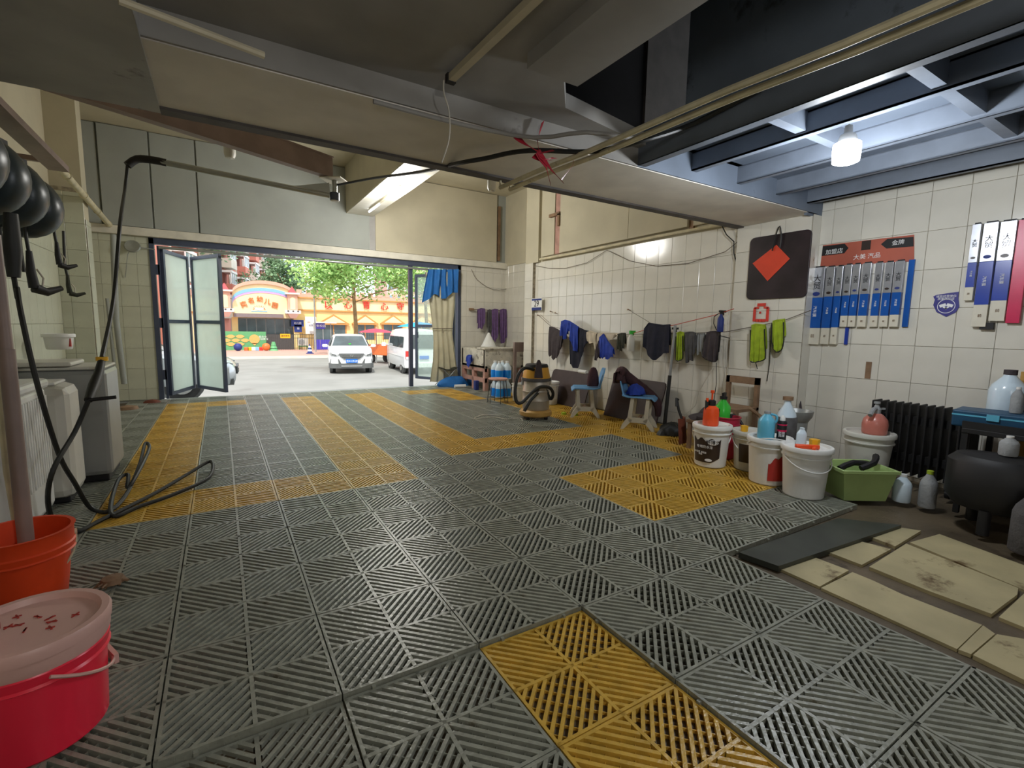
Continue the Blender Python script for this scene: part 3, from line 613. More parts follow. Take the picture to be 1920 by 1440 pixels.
# orange bucket with the mop stick
ob = bucket('open orange bucket with a brown mop stick standing in it', (-1.05, .72, 0), .31, .17, .135, 'obucket', hand=-1.0, rims=0, hm='conduit', rz=.3)
b = MB(); b.tube([at(60, 1120, 1, .74), at(34, 870, 1, .78), at(12, 655, 1, .82)], .027, 12); b.tube([at(12, 655, 1, .82), at(-12, 440, 1, .88)], .022, 10)
alone('mop_stick', b, 'brown', 'brown mop stick standing in the open orange bucket', 'mop')
b = MB(); b.tube([onf(48, 1060, .01), at(18, 880, 1, 1.0), at(-5, 640, 1, 1.05)], .022, 10); alone('beige_pole', b, 'conduit', 'beige pole leaning behind the mop stick at the picture edge', 'pole')
# pink bucket
pk = bucket('pink bucket full of red liquid with a whitish lid, nearest the photographer', (-.79, -.2, 0), .335, .168, .155, 'pinkb', lid='pinklid', rims=0, rz=1.1)
b = MB(); b.lathe([(.155, .26), (.169, .262), (.176, .28), (.173, .325), (.155, .326), (.155, .26)], n=36); b.build('rim_band', 'pinklid', pk, True)
hb = MB(); P = [(.176*math.cos(a), -math.sin(a)*.21*math.cos(-.6), .25+math.sin(a)*.19*math.sin(-.6)) for a in [PI*i/18 for i in range(19)]]
hb.tube(P, .005, 6); hb.box(P[9], (.1, .012, .03)); o = hb.build('handle', 'pinklid', pk, True); o.rotation_euler = (0, 0, .9)
b = MB(); b.cyl((-.09, .03, .323), (-.09, .03, .37), .022); b.cyl((-.09, .03, .368), (-.09, .03, .385), .03); b.build('red_stopper', 'redfilm', pk, True)
b = MB()
for k in range(9): b.box((.02+.035*math.cos(k*2.4), -.03+.02*k-.05, .3245), (.026, .004, .002), R=RZ_(k*.9)); b.box((.02+.035*math.cos(k*2.4), -.03+.02*k-.05, .3245), (.004, .02, .002), R=RZ_(k*.5))
b.build('handwriting', 'redlab', pk, kind='stuff')
b = MB(); random.seed(4)
for k in range(26): a = random.uniform(0, 6.28); r_ = random.uniform(0, .05); b.cyl((r_*math.cos(a), r_*math.sin(a), .03), (r_*math.cos(a)*1.7, r_*math.sin(a)*1.7, .002+.03*random.random()), .006, .004, 5)
b.lathe([(.0, .045), (.04, .04), (.05, .02), (.0, .015)], n=14); o = alone('scrub_brush', b, 'wood', 'small worn scrub brush on the grating beside the pink bucket', 'brush'); o.location = at(212, 1098, 2, 0)

# ------------------------------------------------------------------ hose reels on the left
b = MB(); P0, P1 = at(-60, 150, 0, -1.45), at(110, 318, 0, -1.45); b.box((P0+P1)/2, ((P1-P0).length, .14, .05), R=RZ_(math.atan2(P1.y-P0.y, P1.x-P0.x))); 
for q in (P0.lerp(P1, .3), P0.lerp(P1, .9)): b.bb((LX, q.y-.02, q.z+.0), (q.x, q.y+.02, q.z+.04))
t = alone('reel_shelf', b, 'brown', 'brown steel bracket on the left wall carrying the dark hose reels', 'bracket')
spots = [(-1.42, 1.62, 2.02, 'dark hose reel nearest the photographer on the left wall'), (-1.44, 2.05, 2.02, 'dark hose reel second from the photographer on the left wall'), (-1.46, 2.5, 2.02, 'dark hose reel third from the photographer on the left wall'), (-1.48, 2.95, 2.02, 'dark hose reel farthest along the left wall, lit at its rim')]
proto = None
for i, (x, y, z, lab) in enumerate(spots):
    if proto is None:
        proto = thing('hose_reel', lab, 'hose reel', (x, y, z), -.25, 'hose reels on the left wall'); R = RX_(PI/2)
        b = MB(); b.lathe([(.0, -.11), (.1, -.12), (.17, -.11), (.215, -.08), (.23, -.03), (.23, .03), (.215, .08), (.17, .11), (.1, .12), (.0, .11)], n=28, R=R); b.build('drum', 'reel', proto, True)
        b = MB(); b.lathe([(.0, -.135), (.05, -.13), (.055, -.11), (.0, -.11)], n=16, R=R); b.build('hub', 'blackpl', proto, True)
        b = MB(); b.tube([(.08, -.13, .16), (.13, -.15, .08), (.12, -.15, -.02), (.08, -.14, -.1)], .012, 8, sm=4); b.build('grip_rail', 'steel', proto, True)
        b = MB(); b.bb((-.03, -.05, .2), (.03, .05, .33)); b.build('mount', 'blackpl', proto)
        b = MB(); b.tube([(-.02, -.02, -.2), (-.02, -.02, -.34), (-.01, -.03, -.48)], .011, 8, sm=3); b.build('hose_end', 'blackrub', proto, True)
        r0 = proto
    else:
        r0 = copy_tree(proto); r0.location = (x, y, z); r0['label'] = lab
def spraygun(label, p, rz, s=1, mt='blackpl'):
    t = thing('spray_gun', label, 'spray gun', p, rz, 'spray guns hanging from the reels')
    b = MB(); b.tube([(0, 0, .12*s), (0, 0, .0), (.01*s, 0, -.09*s)], .02*s, 10, rs=[.014*s, .022*s, .026*s]); b.build('grip', mt, t, True)
    b = MB(); b.tube([(.01*s, 0, -.09*s), (.07*s, 0, -.11*s), (.15*s, 0, -.08*s)], .02*s, 10, rs=[.03*s, .024*s, .015*s]); b.build('nozzle', mt, t, True)
    b = MB(); b.tube([(.03*s, 0, .02*s), (.06*s, 0, -.03*s), (.05*s, 0, -.08*s)], .005*s, 6); b.build('trigger', 'steel', t, True)
    b = MB(); b.tube([(0, 0, .1*s), (-.01, 0, .25*s), (0, 0, .34*s+.22)], .011, 8, sm=3); b.build('hose_end', 'blackrub', t, True)
spraygun('black spray gun with a long grip hanging lowest on the left wall', at(58, 510, 0, -1.44), .8, 1.25); spraygun('spray gun with a curled hook hanging below the third reel', at(108, 478, 0, -1.46), .7, .9)
spraygun('slim spray gun hanging below the farthest reel', at(128, 535, 0, -1.48), .5, .8, 'c_olive')
b = MB(); b.tube([at(20, 400, 1, 1.75), at(24, 470, 1, 1.75), at(26, 520, 1, 1.75)], .03, 10, rs=[.03, .04, .028]); b.tube([at(26, 520, 1, 1.75), at(33, 560, 1, 1.8)], .012, 8)
alone('air_gun', b, 'blackrub', 'thick black air gun hanging under the nearest reel', 'air gun')
b = MB(); b.tube([at(-20, 178, 0, -1.57), at(110, 312, 0, -1.57), at(214, 432, 0, -1.57)], .035, 12)
for k in range(4): q = at(110, 312, 0, -1.57).lerp(at(214, 432, 0, -1.57), k/4+.1); b.cyl(q-Vector((0, .015, 0)), q+Vector((0, .015, 0)), .042, n=12)
alone('duct_pipe', b, 'conduit', 'thick cream pipe running along the top of the left wall', 'pipe')
b = MB(); b.tube([at(212, 440, 0, -1.5), (-1.52, 6.6, 1.2), (-1.5, 6.7, .3)], .035, 10); b.tube([(-1.6, 6.6, 1.5), (-1.58, 6.65, .3)], .02, 8)
alone('drain_pipe', b, 'upper', 'grey painted drain pipe standing in the corner left of the doorway', 'pipe')
b = MB(); b.lathe([(.0, 0), (.1, .0), (.09, .04), (.0, .06)], (-1.42, 6.2, 0), 10, sx=1.3); alone('rubble_heap', b, 'wood', 'small heap of swept dirt in the corner left of the doorway', 'dirt'); b = MB(); b.lathe([(.0, 0), (.07, .0), (.05, .035), (.0, .05)], (-1.2, 6.75, 0), 10, sx=1.6); alone('rubble_heap', b, 'rust', 'smaller heap of reddish dirt at the foot of the left door jamb', 'dirt')
# right of the door: wires, fan bracket
b = MB(); q = at(248, 462, 1, BY-.1); b.lathe([(.0, .0), (.09, .02), (.1, .0), (.0, -.02)], q, 14, R=RX_(1.2)); b.tube([q, q+Vector((-.06, 0, -.12)), at(235, 520, 1, BY-.03)], .006, 6); b.tube([q, at(290, 468, 1, BY-.03)], .008, 6)
alone('wall_bracket_lamp', b, 'alu', 'old wire bracket lamp on the tiles left of the doorway', 'lamp')

# ------------------------------------------------------------------ right wall: lines, cloths
XC = 4.43
def ac(px, py, X=XC): return at(px, py, 0, X)
def line(name, label, pts, mt, r=.004, X=XC, cat='rope', group=None):
    b = MB(); b.tube([ac(*p, X) for p in pts], r, 6); return alone(name, b, mt, label, cat, group)
line('clothes_line', 'grey rope clothes line sagging under the coloured cloths', [(1012, 593), (1034, 613), (1080, 620), (1130, 625), (1175, 627), (1250, 626), (1310, 624), (1362, 622)], 'rope')
line('clothes_line', 'thin grey line carrying the green towels on the pillar', [(1362, 622), (1410, 613), (1470, 601), (1520, 582)], 'rope', X=4.46)
line('clothes_line', 'red rope running up to the hanging navy sprayer', [(1180, 627), (1212, 618), (1262, 610), (1340, 591), (1376, 579)], 'redrope')
line('support_cord', 'thin cord from a nail to the big black cloth', [(1182, 583), (1222, 607)], 'rope', .003)
line('support_cord', 'thin cord from a nail to the leftmost dark towel on the rope', [(1013, 590), (1030, 605)], 'rope', .003)
line('wall_wire', 'thin wire drooping in two swags across the high white tiles', [(1003, 498), (1030, 503), (1060, 503), (1100, 493), (1138, 469), (1180, 489), (1230, 499), (1290, 494), (1360, 472), (1380, 456), (1400, 430)], 'rope', .004, X=4.53)
line('wall_cable', 'black cable hanging from the ceiling beside the pillar top', [(1354, 424), (1362, 440), (1376, 453), (1376, 475), (1382, 497)], 'blackrub', .006, X=4.5)
b = MB(); P = [at(x, y, 1, BY-.06) for x, y in [(884, 505), (895, 525), (925, 543), (955, 540), (978, 520), (986, 503)]]; b.tube(P, .005, 6, sm=3); alone('wall_wire', b, 'rope', 'thin wire drooping across the tiles right of the doorway', 'wire')
def rag(label, px, mt, cat='cloth', X=XC, seed=0, name='hanging_cloth', group=None, fold=3.0, amp=.012, mats=None, back=.7, trim=None, axis=0):
    """px: list of (x, top y, bottom y) across the cloth, in survey pixels on the plane x=X"""
    T = [at(q[0], q[1], axis, X) for q in px]; B_ = [at(q[0]+(q[3] if len(q) > 3 else 0), q[2], axis, X) for q in px]
    n = len(px)-1; rnd = random.Random(seed+int(px[0][0])); jag = rnd.uniform(.03, .07) if trim is None else 0; jn = rnd.choice([1.5, 2.3, 3.1])
    ph = rnd.uniform(0, 6); out = Vector((-1, 0, 0)) if axis == 0 else Vector((0, -1, 0))
    c = T[0].lerp(T[-1], .5); t = thing(name, label, cat, c, 0, group)
    def mk(sc_, off, sgn):
        def f(u, v):
            k = u*n; i = min(int(k), n-1); fr = k-i; a = T[i].lerp(T[i+1], fr); z = B_[i].lerp(B_[i+1], fr)
            zz = a.lerp(z, v*sc_); rip = (amp*math.sin(u*fold*2*PI+ph+v*1.2)+amp*.4*math.sin(u*fold*5*PI+ph*2+v*4))*(.35+.65*v)
            zz = zz+Vector((0, 0, jag*v*(abs(((u*jn+ph) % 1)-.5)*2-.5)))
            return zz+out*(off+rip+.012*(1-v) ** 6*sgn), out
        return f
    nu = max(10, n*6)
    b = MB(); b.sheet(mk(1, .022, -1), nu, 10, .006); b.build('front_fold', mt, t, True, world=True)
    b = MB(); b.sheet(mk(back, -.012, 1), nu, 8, .006); b.build('back_fold', mats or mt, t, True, world=True)
    b = MB(); b.tube([T[i]+Vector((0, 0, .003))+out*.005 for i in range(n+1)], .012, 6); b.build('top_fold', mt, t, True, world=True)
    if trim:
        pts = [T[0].lerp(B_[0], .1), T[0].lerp(B_[0], .6)]+B_+[T[-1].lerp(B_[-1], .6), T[-1].lerp(B_[-1], .1)]
        b = MB(); b.tube([p+out*.026 for p in pts], .006, 6, sm=2); b.build('edge_binding', trim, t, True, world=True)
    return t
g = None
rag('dark grey torn towel, leftmost on the rope', [(1031, 614, 664), (1036, 614, 668), (1045, 618, 674, -4), (1053, 623, 668, -6), (1056, 625, 648, -1)], 'c_dgrey')
rag('crumpled royal blue cloth bunched over the rope', [(1053, 604, 630), (1060, 601, 636), (1068, 603, 622), (1076, 608, 652), (1085, 614, 664)], 'c_blue', X=4.41, fold=5, amp=.02)
rag('long navy cloth hanging lowest behind the blue one', [(1070, 612, 684), (1078, 614, 690), (1088, 616, 687), (1096, 620, 655), (1104, 622, 640)], 'c_navy')
rag('small beige cloth scrunched beside the navy one', [(1101, 624, 640, 2), (1108, 622, 645, 6), (1116, 624, 656, 4), (1120, 626, 630)], 'c_beige', X=4.42)
rag('wide beige chamois cloth hanging in points', [(1122, 626, 652), (1130, 626, 636), (1138, 626, 658, 3), (1146, 626, 640), (1154, 626, 630), (1161, 627, 632)], 'c_beige')
rag('charcoal and blue rag with ragged points', [(1117, 660, 676, -1), (1123, 640, 672), (1128, 640, 670)], 'c_dgrey', X=4.40)
rag('blue rag hanging over the wide beige chamois', [(1125, 634, 668), (1132, 627, 671), (1139, 640, 672), (1151, 655, 671)], 'c_blue', X=4.395, fold=4)
rag('narrow dark olive cloth beside the green spray head', [(1159, 628, 655), (1166, 626, 659), (1173, 626, 651)], 'c_olive', X=4.41)
rag('big navy black cloth, the widest on the rope', [(1209, 618, 652, -1), (1217, 607, 667), (1230, 609, 672, 2), (1244, 611, 668), (1257, 610, 660)], 'c_navy', X=4.40, fold=2)
rag('lime and black microfibre towel behind the tall pole', [(1270, 626, 675), (1276, 623, 676), (1283, 625, 672)], 'c_lime', trim='blackrub')
rag('mid grey towel just right of the tall pole', [(1286, 625, 676), (1292, 624, 679), (1300, 624, 678), (1305, 626, 655)], 'c_grey')
rag('pale grey thin cloth between two darker towels', [(1308, 626, 662), (1322, 626, 664)], 'c_lgrey', X=4.47)
rag('charcoal towel with rounded corners below the navy sprayer', [(1326, 625, 668, -7), (1334, 623, 676, -2), (1342, 623, 678), (1351, 624, 674, -3)], 'c_dgrey', trim='darkt')
rag('big lime green towel with black binding on the pillar', [(1410, 612, 676, -1), (1417, 609, 679), (1427, 610, 677), (1436, 611, 672, 2)], 'c_lime', X=4.44, trim='blackrub')
rag('smaller lime green towel higher up the pillar', [(1450, 604, 642), (1457, 602, 660), (1466, 601, 656, 2), (1472, 600, 640)], 'c_lime', X=4.44, trim='blackrub')
for i, (x0, x1, tp, bt, m_, lab) in enumerate([(895, 909, 579, 617, 'c_purple', 'purple cloth nearest the doorway'), (914, 921, 581, 630, 'c_grey', 'narrow grey purple cloth beside the purple one'), (921, 934, 580, 640, 'c_purple', 'grey purple cloth hanging to a point in the middle'), (937, 949, 580, 644, 'c_purple', 'long purple cloth nearest the white corner')]):
    rag(lab+' on the back wall', [(x0, tp+2, bt-2), ((x0+x1)/2, tp, bt), (x1, tp+1, bt-12)], m_, X=BY-.1, axis=1, seed=i)
b = MB(); b.tube([at(884, 580, 1, BY-.08), at(950, 583, 1, BY-.08)], .008, 6); b.bb(at(884, 580, 1, BY-.08)-Vector((.03, 0, .02)), at(884, 580, 1, BY)+Vector((.02, 0, .02))); alone('towel_rail', b, 'wood', 'thin rail on the back wall holding the purple cloths', 'rail')
def hspray(label, px, py0, py1, X, body, head, wd=.035, rz=PI/2):
    a, c = ac(px, py0, X), ac(px, py1, X); h = a.z-c.z; t = thing('spray_bottle', label, 'spray bottle', c, rz)
    b = MB(); b.lathe([(.0, 0), (wd*.9, .0), (wd, .01), (wd, h*.6), (wd*.4, h*.78), (wd*.4, h*.84)], n=18); b.build('bottle', body, t, True)
    b = MB(); b.lathe([(wd*.5, h*.82), (wd*.5, h*.9), (.0, h*.9)], n=14); b.box((0, -.02, h*.95), (.022, .1, h*.1)); b.box((0, -.04, h*.85), (.012, .012, h*.16)); b.build('spray_head', head, t)
    return t
hspray('white spray bottle with a green trigger hooked on the rope', 1182, 620, 658, 4.41, 'white2', 'greenpl', .05)
hspray('small pale green bottle with a black cap on the rope', 1262, 614, 652, 4.43, 'limeb', 'blackpl', .022)
hspray('navy sprayer bottle with a curled hose on the red rope', 1350, 582, 622, 4.40, 'navy', 'blackpl', .034)
line('sprayer_hose', 'thin black hose curling from the navy sprayer', [(1347, 588), (1339, 594), (1338, 606), (1343, 618), (1352, 630), (1368, 634)], 'blackrub', .005, X=4.39)
for k, (pts, lab) in enumerate([([(1343, 680), (1343, 720), (1338, 755)], 'dark brown cord hanging below the charcoal towel'), ([(1352, 650), (1356, 700), (1353, 740)], 'pale cord hanging by the pillar edge, nearer the doorway'), ([(1365, 600), (1362, 660), (1366, 740)], 'pale cord hanging from the end of the red rope'), ([(1337, 690), (1310, 735), (1304, 760), (1272, 790)], 'thin pale string slanting down to the shovel'), ([(1417, 680), (1420, 692)], 'short cord with a weight below the big lime towel'), ([(1447, 606), (1443, 680), (1438, 715)], 'cord hanging between the two lime towels')]):
    line('dangling_string', lab, pts, 'blackrub' if k in (0, 4, 5) else 'cable', .004, X=4.46)
for k, (x, y) in enumerate([(1012, 592), (1036, 585), (1045, 588), (1182, 582)]):
    p = at(x, y, 0, 4.55); b = MB(); b.cyl(p, p+Vector((-.05, 0, .01)), .006, n=6); b.box(p+Vector((-.045, 0, .01)), (.01, .03, .02)); alone('wall_nail', b, 'wood', ['rusty nail holding the left end of the clothes rope', 'rusty nail just right of the rope end on the tiles', 'nail with a tuft of string above the blue cloth', 'nail holding the cord above the big black cloth'][k], 'nail', 'string nails in the tiles')

# ------------------------------------------------------------------ posters, signs
def panel(name, label, cat, px, X, mt, th=.012, bev=.0):
    P = [at(x, y, 0, X) for x, y in px]; b = MB(); b.prism([(p.y, p.z) for p in P], 0, th, lambda y, z, c: (X-c, y, z)); return alone(name, b, mt, label, cat, smooth=False, bevel=bev)
t = thing('date_poster', 'small blue and white poster reading 29 on the column tiles', 'poster', at(1006, 571, 0, 4.49))
c = at(1006, 571, 0, 4.485); b = MB(); b.bb((4.485, c.y-.16, c.z-.1), (4.492, c.y+.16, c.z+.11)); b.build('sheet', 'paper', t, world=True)
b = MB(); b.bb((4.483, c.y-.15, c.z-.1), (4.486, c.y+.15, c.z-.05)); b.bb((4.483, c.y-.15, c.z+.07), (4.486, c.y+.15, c.z+.1)); b.build('printed_bar', 'navy', t, world=True, kind='stuff'); text('lettering', '29', .15, 'darkt', t, (4.482, c.y, c.z+.01), FACE_X)
o = thing('dark_board', 'dark rounded board with an orange paper diamond on the pillar', 'board', at(1460, 500, 0, 4.48)); X = 4.475
a, c2 = at(1408, 445, 0, X), at(1512, 562, 0, X); y0, y1, z0, z1 = c2.y, a.y, 1.53, 2.16; r_ = .05
pl_ = [(y0+r_+r_*math.cos(t_), z0+r_+r_*math.sin(t_)) for t_ in [PI+PI/2*i/4 for i in range(5)]]+[(y1-r_+r_*math.cos(t_), z0+r_+r_*math.sin(t_)) for t_ in [1.5*PI+PI/2*i/4 for i in range(5)]]+[(y1-r_+r_*math.cos(t_), z1-r_+r_*math.sin(t_)) for t_ in [PI/2*i/4 for i in range(5)]]+[(y0+r_+r_*math.cos(t_), z1-r_+r_*math.sin(t_)) for t_ in [PI/2+PI/2*i/4 for i in range(5)]]
b = MB(); b.prism(pl_, 0, .018, lambda y, z, c: (X-c+.01, y, z)); b.build('board', 'posterb', o, world=True, bevel=.004)
b = MB(); dm = [at(x, y, 0, X-.012) for x, y in [(1411, 494), (1456, 459), (1481, 485), (1439, 527)]]; b.prism([(p.y, p.z) for p in dm], 0, .003, lambda y, z, c: (X-.009-c, y, z)); b.build('paper_diamond', 'diam', o, world=True)
b = MB(); b.tube([at(1448, 470, 0, X-.02), at(1455, 440, 0, X-.02), at(1462, 424, 0, X-.02), at(1465, 445, 0, X-.02), at(1462, 465, 0, X-.02)], .006, 6, sm=3); b.build('hanging_loop', 'blackrub', o, True, world=True)
o = thing('red_papercut', 'small red paper-cut decoration on the pillar under the dark board', 'decoration', at(1427, 588, 0, 4.485)); X = 4.486; c = at(1427, 588, 0, X)
def pc(dy, dz, w_, h_): 
    b = MB(); b.bb((X-.004, c.y+dy-w_/2, c.z+dz-h_/2), (X, c.y+dy+w_/2, c.z+dz+h_/2)); b.build('red_strip', 'redpap', o, world=True)
for q in ((.07, -.01, .028, .14), (-.07, -.01, .028, .14), (0, .09, .09, .032), (.05, .06, .05, .02), (-.05, .06, .05, .02), (.035, -.07, .03, .03), (0, -.07, .03, .03), (-.035, -.07, .03, .03), (.01, .01, .02, .02)): pc(*q)
# banner and cartons on the far right wall
XB = RX2-.012
o = thing('orange_banner', 'faded orange banner with black arrow flags above the blue cartons', 'banner', at(1628, 470, 0, XB))
P = [at(x, y, 0, XB) for x, y in [(1538, 500), (1543, 460), (1714, 440), (1714, 490)]]; b = MB(); b.prism([(p.y, p.z) for p in P], 0, .006, lambda y, z, c: (XB+c, y, z)); b.build('sheet', 'banner', o, world=True)
for q in ([(1543, 462), (1584, 457), (1591, 465), (1583, 475), (1541, 480)], [(1652, 458), (1664, 448), (1713, 444), (1713, 462), (1662, 466)]):
    P = [at(x, y, 0, XB) for x, y in q]; b = MB(); b.prism([(p.y, p.z) for p in P], 0, .003, lambda y, z, c: (XB-.003+c, y, z)); b.build('arrow_flag', 'darkt', o, world=True)
b = MB(); p = at(1624, 460, 0, XB); b.bb((XB-.003, p.y-.035, p.z-.04), (XB, p.y+.035, p.z+.04)); b.build('dark_square', 'brownlab', o, world=True)
text('lettering', '加盟店', .05, 'whitet', o, at(1564, 472, 0, XB-.004), FACE_X); text('lettering', '大美 汽品', .05, 'whitet', o, at(1625, 481, 0, XB-.002), FACE_X); text('lettering', '金牌', .045, 'whitet', o, at(1684, 455, 0, XB-.004), FACE_X)
def carton(label, x0, x1, top, mid, low, bot, blue='bxb', group='slim film cartons hung on the right wall', allm=None, i=0):
    A = at(x0, top, 0, XB-.02); B_ = at(x1, top-1, 0, XB-.02); zt = (A.z+B_.z)/2; xm = (x0+x1)/2
    zm, zl, zb = at(xm, mid, 0, XB-.02).z, at(xm, low, 0, XB-.02).z, at(xm, bot, 0, XB-.02).z; y0, y1 = B_.y+.003, A.y-.003; yc = (y0+y1)/2
    t = thing('film_carton', label, 'carton', (XB-.03, yc, zb), 0, group); d = .03+.004*(i % 3)
    def bx(n_, za, zc, m_): MB().bb((XB-d, y0, za), (XB, y1, zc)).build(n_, m_, t, world=True, bevel=.002)
    if allm: bx('carton_body', zb, zt, allm)
    else: bx('silver_top', zm, zt, 'bxs'); bx('blue_sleeve', zl, zm, blue); bx('cream_end', zb, zl, 'bxw')
    MB().bb((XB-d*.7, y0+.01, zt), (XB-d*.2, y1-.01, zt+.012)).build('hanger_tab', 'blackpl', t, world=True)
    wd = y1-y0
    if not allm:
        text('lettering', '大\n贸', wd*.62, 'darkt', t, (XB-d-.002, yc, zm+(zt-zm)*.5), FACE_X)
        b = MB(); b.lathe([(.0, -.001), (wd*.28, -.001), (wd*.28, .002), (0, .002)], (XB-d-.001, yc, zm+.035), 12, R=RY_(PI/2), sx=.6); b.build('emblem', 'brownlab' if i % 2 else 'navy', t, world=True)
        text('lettering', '汽车膜', wd*.3, 'whitet', t, (XB-d-.002, yc, zl+(zm-zl)*.55), RY_(0) @ RX_(0) @ FACE_X @ RZ_(-PI/2))
        text('lettering', '前', wd*.3, 'wood', t, (XB-d-.002, yc, (zl+zb)/2), FACE_X)
names = ['leftmost blue and silver carton of the long ones', 'second long carton from the pillar', 'third long carton from the pillar', 'short carton right beside the long ones', 'second of the short cartons', 'third of the short cartons, before the narrow gap', 'fourth of the short cartons, after the narrow gap', 'second last short carton under the banner', 'last short carton under the banner, beside the blue edge']
xs = [(1523, 1549, 502, 558, 615, 646), (1551, 1568, 501, 556, 615, 646), (1570, 1584, 500, 555, 614, 646), (1585, 1600, 497, 554, 592, 613), (1601, 1616, 496, 552, 592, 613), (1619, 1637, 494, 551, 592, 613), (1642, 1658, 493, 550, 592, 613), (1661, 1678, 492, 549, 592, 613), (1680, 1699, 490, 548, 590, 613)]
for i, (q, lab) in enumerate(zip(xs, names)): carton(lab, *q, i=i)
b = MB(); a, c2 = at(1699, 550, 0, XB), at(1710, 550, 0, XB); b.bb((XB-.015, c2.y, at(1701, 613, 0, XB).z), (XB, a.y, at(1701, 488, 0, XB).z)); a, c2 = at(1585, 630, 0, XB), at(1591, 630, 0, XB); b2 = MB().bb((XB-.015, c2.y, at(1588, 646, 0, XB).z), (XB, a.y, at(1588, 614, 0, XB).z))
alone('blue_card', b, 'bxb', 'tall blue card beside the last short carton', 'card'); alone('blue_card', b2, 'bxd', 'short blue card under the short cartons', 'card')
for i, (q, bl, am, lab) in enumerate([((1824, 1843, 421, 492, 538, 563), 'bxd', None, 'short blue and silver carton, leftmost of the group at the picture edge'), ((1846, 1876, 418, 490, 571, 613), 'bxd', None, 'long blue and silver carton, middle of the group at the picture edge'), ((1877, 1910, 415, 488, 563, 602), 'bxd', None, 'shiny blue carton beside the crimson one'), ((1911, 1940, 412, 470, 540, 606), 'bxd', 'crimson', 'crimson carton at the right picture edge')]):
    carton(lab, *q, blue=bl, allm=am, group='slim film cartons at the picture edge', i=i+1)
b = MB(); a, c2 = at(1840, 605, 0, XB), at(1864, 618, 0, XB); b.bb((XB-.03, c2.y, c2.z), (XB, a.y, a.z)); alone('carton_hook', b, 'blackpl', 'black bracket under the long carton at the picture edge', 'bracket')
o = thing('shield_sticker', 'indigo shield sticker with a white handshake on the right wall', 'sticker', at(1773, 570, 0, XB)); X = RX2-.011
P = [at(x, y, 0, X) for x, y in [(1750, 556), (1756, 553), (1775, 550), (1798, 547), (1797, 558), (1799, 575), (1792, 586), (1774, 594), (1756, 585), (1750, 572), (1753, 562)]]; b = MB(); b.prism([(p.y, p.z) for p in P], 0, .003, lambda y, z, c: (X-c, y, z)); b.build('shield', 'shield', o, world=True)
c = at(1774, 574, 0, X-.004); b = MB(); b.lathe([(.052, -.001), (.056, -.001), (.056, .001), (.052, .001), (.052, -.001)], c, 26, R=RY_(PI/2)); b.build('ring', 'whitet', o, world=True)
b = MB()
for s_ in (-1, 1): b.box(c+Vector((0, s_*.022, .006)), (.003, .04, .022), R=RX_(-s_*.35)); b.box(c+Vector((0, s_*.006, -.012)), (.003, .026, .012), R=RX_(s_*.5)) 
b.build('handshake', 'whitet', o, world=True); text('lettering', '诚信经营单位\n质量保证店', .021, 'whitet', o, at(1774, 558, 0, X-.004), FACE_X)
b = MB(); a, c2 = at(1624, 678, 0, XB), at(1629, 710, 0, XB); b.bb((XB, c2.y-.01, c2.z), (XB+.006, a.y, a.z)); alone('bare_strip', b, 'wood', 'brown glue strip left on the right wall tiles', 'strip')

# ------------------------------------------------------------------ doorway right: curtain, stool, washing stand
t = thing('door_curtain', 'cream plastic sheet curtain tied in the middle with a blue cloth over its top', 'curtain', at(830, 600, 1, BY-.12)); Yc = BY-.08
def lerp_tab(tab, v):
    for (v0, a0), (v1, a1) in zip(tab, tab[1:]):
        if v <= v1: return a0+(a1-a0)*(v-v0)/(v1-v0)
    return tab[-1][1]
Lx = [(0, 797), (.3, 806), (.6, 813), (.8, 812), (1, 806)]; Rx = [(0, 856), (.3, 853), (.55, 848), (.8, 855), (1, 862)]
def fc(u, v):
    x = lerp_tab(Lx, v)*(1-u)+lerp_tab(Rx, v)*u; p = at(x, 510+v*206, 1, Yc); return p+Vector((0, .035*math.sin(u*26)*(.6+.4*math.cos(v*PI*2)), 0)), Vector((0, -1, 0))
b = MB(); b.sheet(fc, 48, 16, .004); b.build('plastic_sheet', 'sheet', t, True, world=True)
P = [at(x, 616, 1, Yc-.05) for x in (811, 830, 849)]; b = MB(); b.tube(P, .008, 6); b.tube([P[1], P[1]+Vector((0, -.01, -.09))], .006, 6); b.build('tie_string', 'rope', t, world=True)
def fb(u, v):
    x0, x1 = 797+u*0, 858; top = 505; bot = lerp_tab([(0, 568), (.12, 562), (.3, 551), (.5, 560), (.62, 560), (.8, 548), (1, 549)], u)
    x = (803 if v < 1 else 803)+u*(858-803)-(1-u)**3*12*v; p = at(x, top+(bot-top)*v, 1, Yc-.06); return p+Vector((0, .03*math.sin(u*30)+.02*math.sin(u*11+v*3), 0)), Vector((0, -1, 0))
b = MB(); b.sheet(fb, 44, 10, .004); b.build('blue_cloth', 'blueT', t, True, world=True)
b = MB(); b.tube([at(795, 505, 1, Yc), at(860, 508, 1, Yc)], .012, 8); b.build('curtain_rod', 'alu', t, world=True)
t = thing('folding_stool', 'dark folding stool with crossed metal legs in front of the curtain', 'stool', at(838, 722, 2, 0)); S = lambda x, y, z: (x, y, z)
for dy in (-.14, .14):
    b = MB(); b.cyl((-.2, dy, 0), (.16, dy, .36), .009, n=8); b.cyl((.2, dy, 0), (-.16, dy, .36), .009, n=8); b.build('leg_pair', 'alu', t, True)
b = MB(); b.sheet(lambda u, v: (Vector((-.17+.34*u, -.16+.32*v, .37-.05*math.sin(u*PI))), Vector((0, 0, 1))), 10, 3, .012); b.build('seat', 'c_olive', t, True)
b = MB(); rnd = random.Random(3)
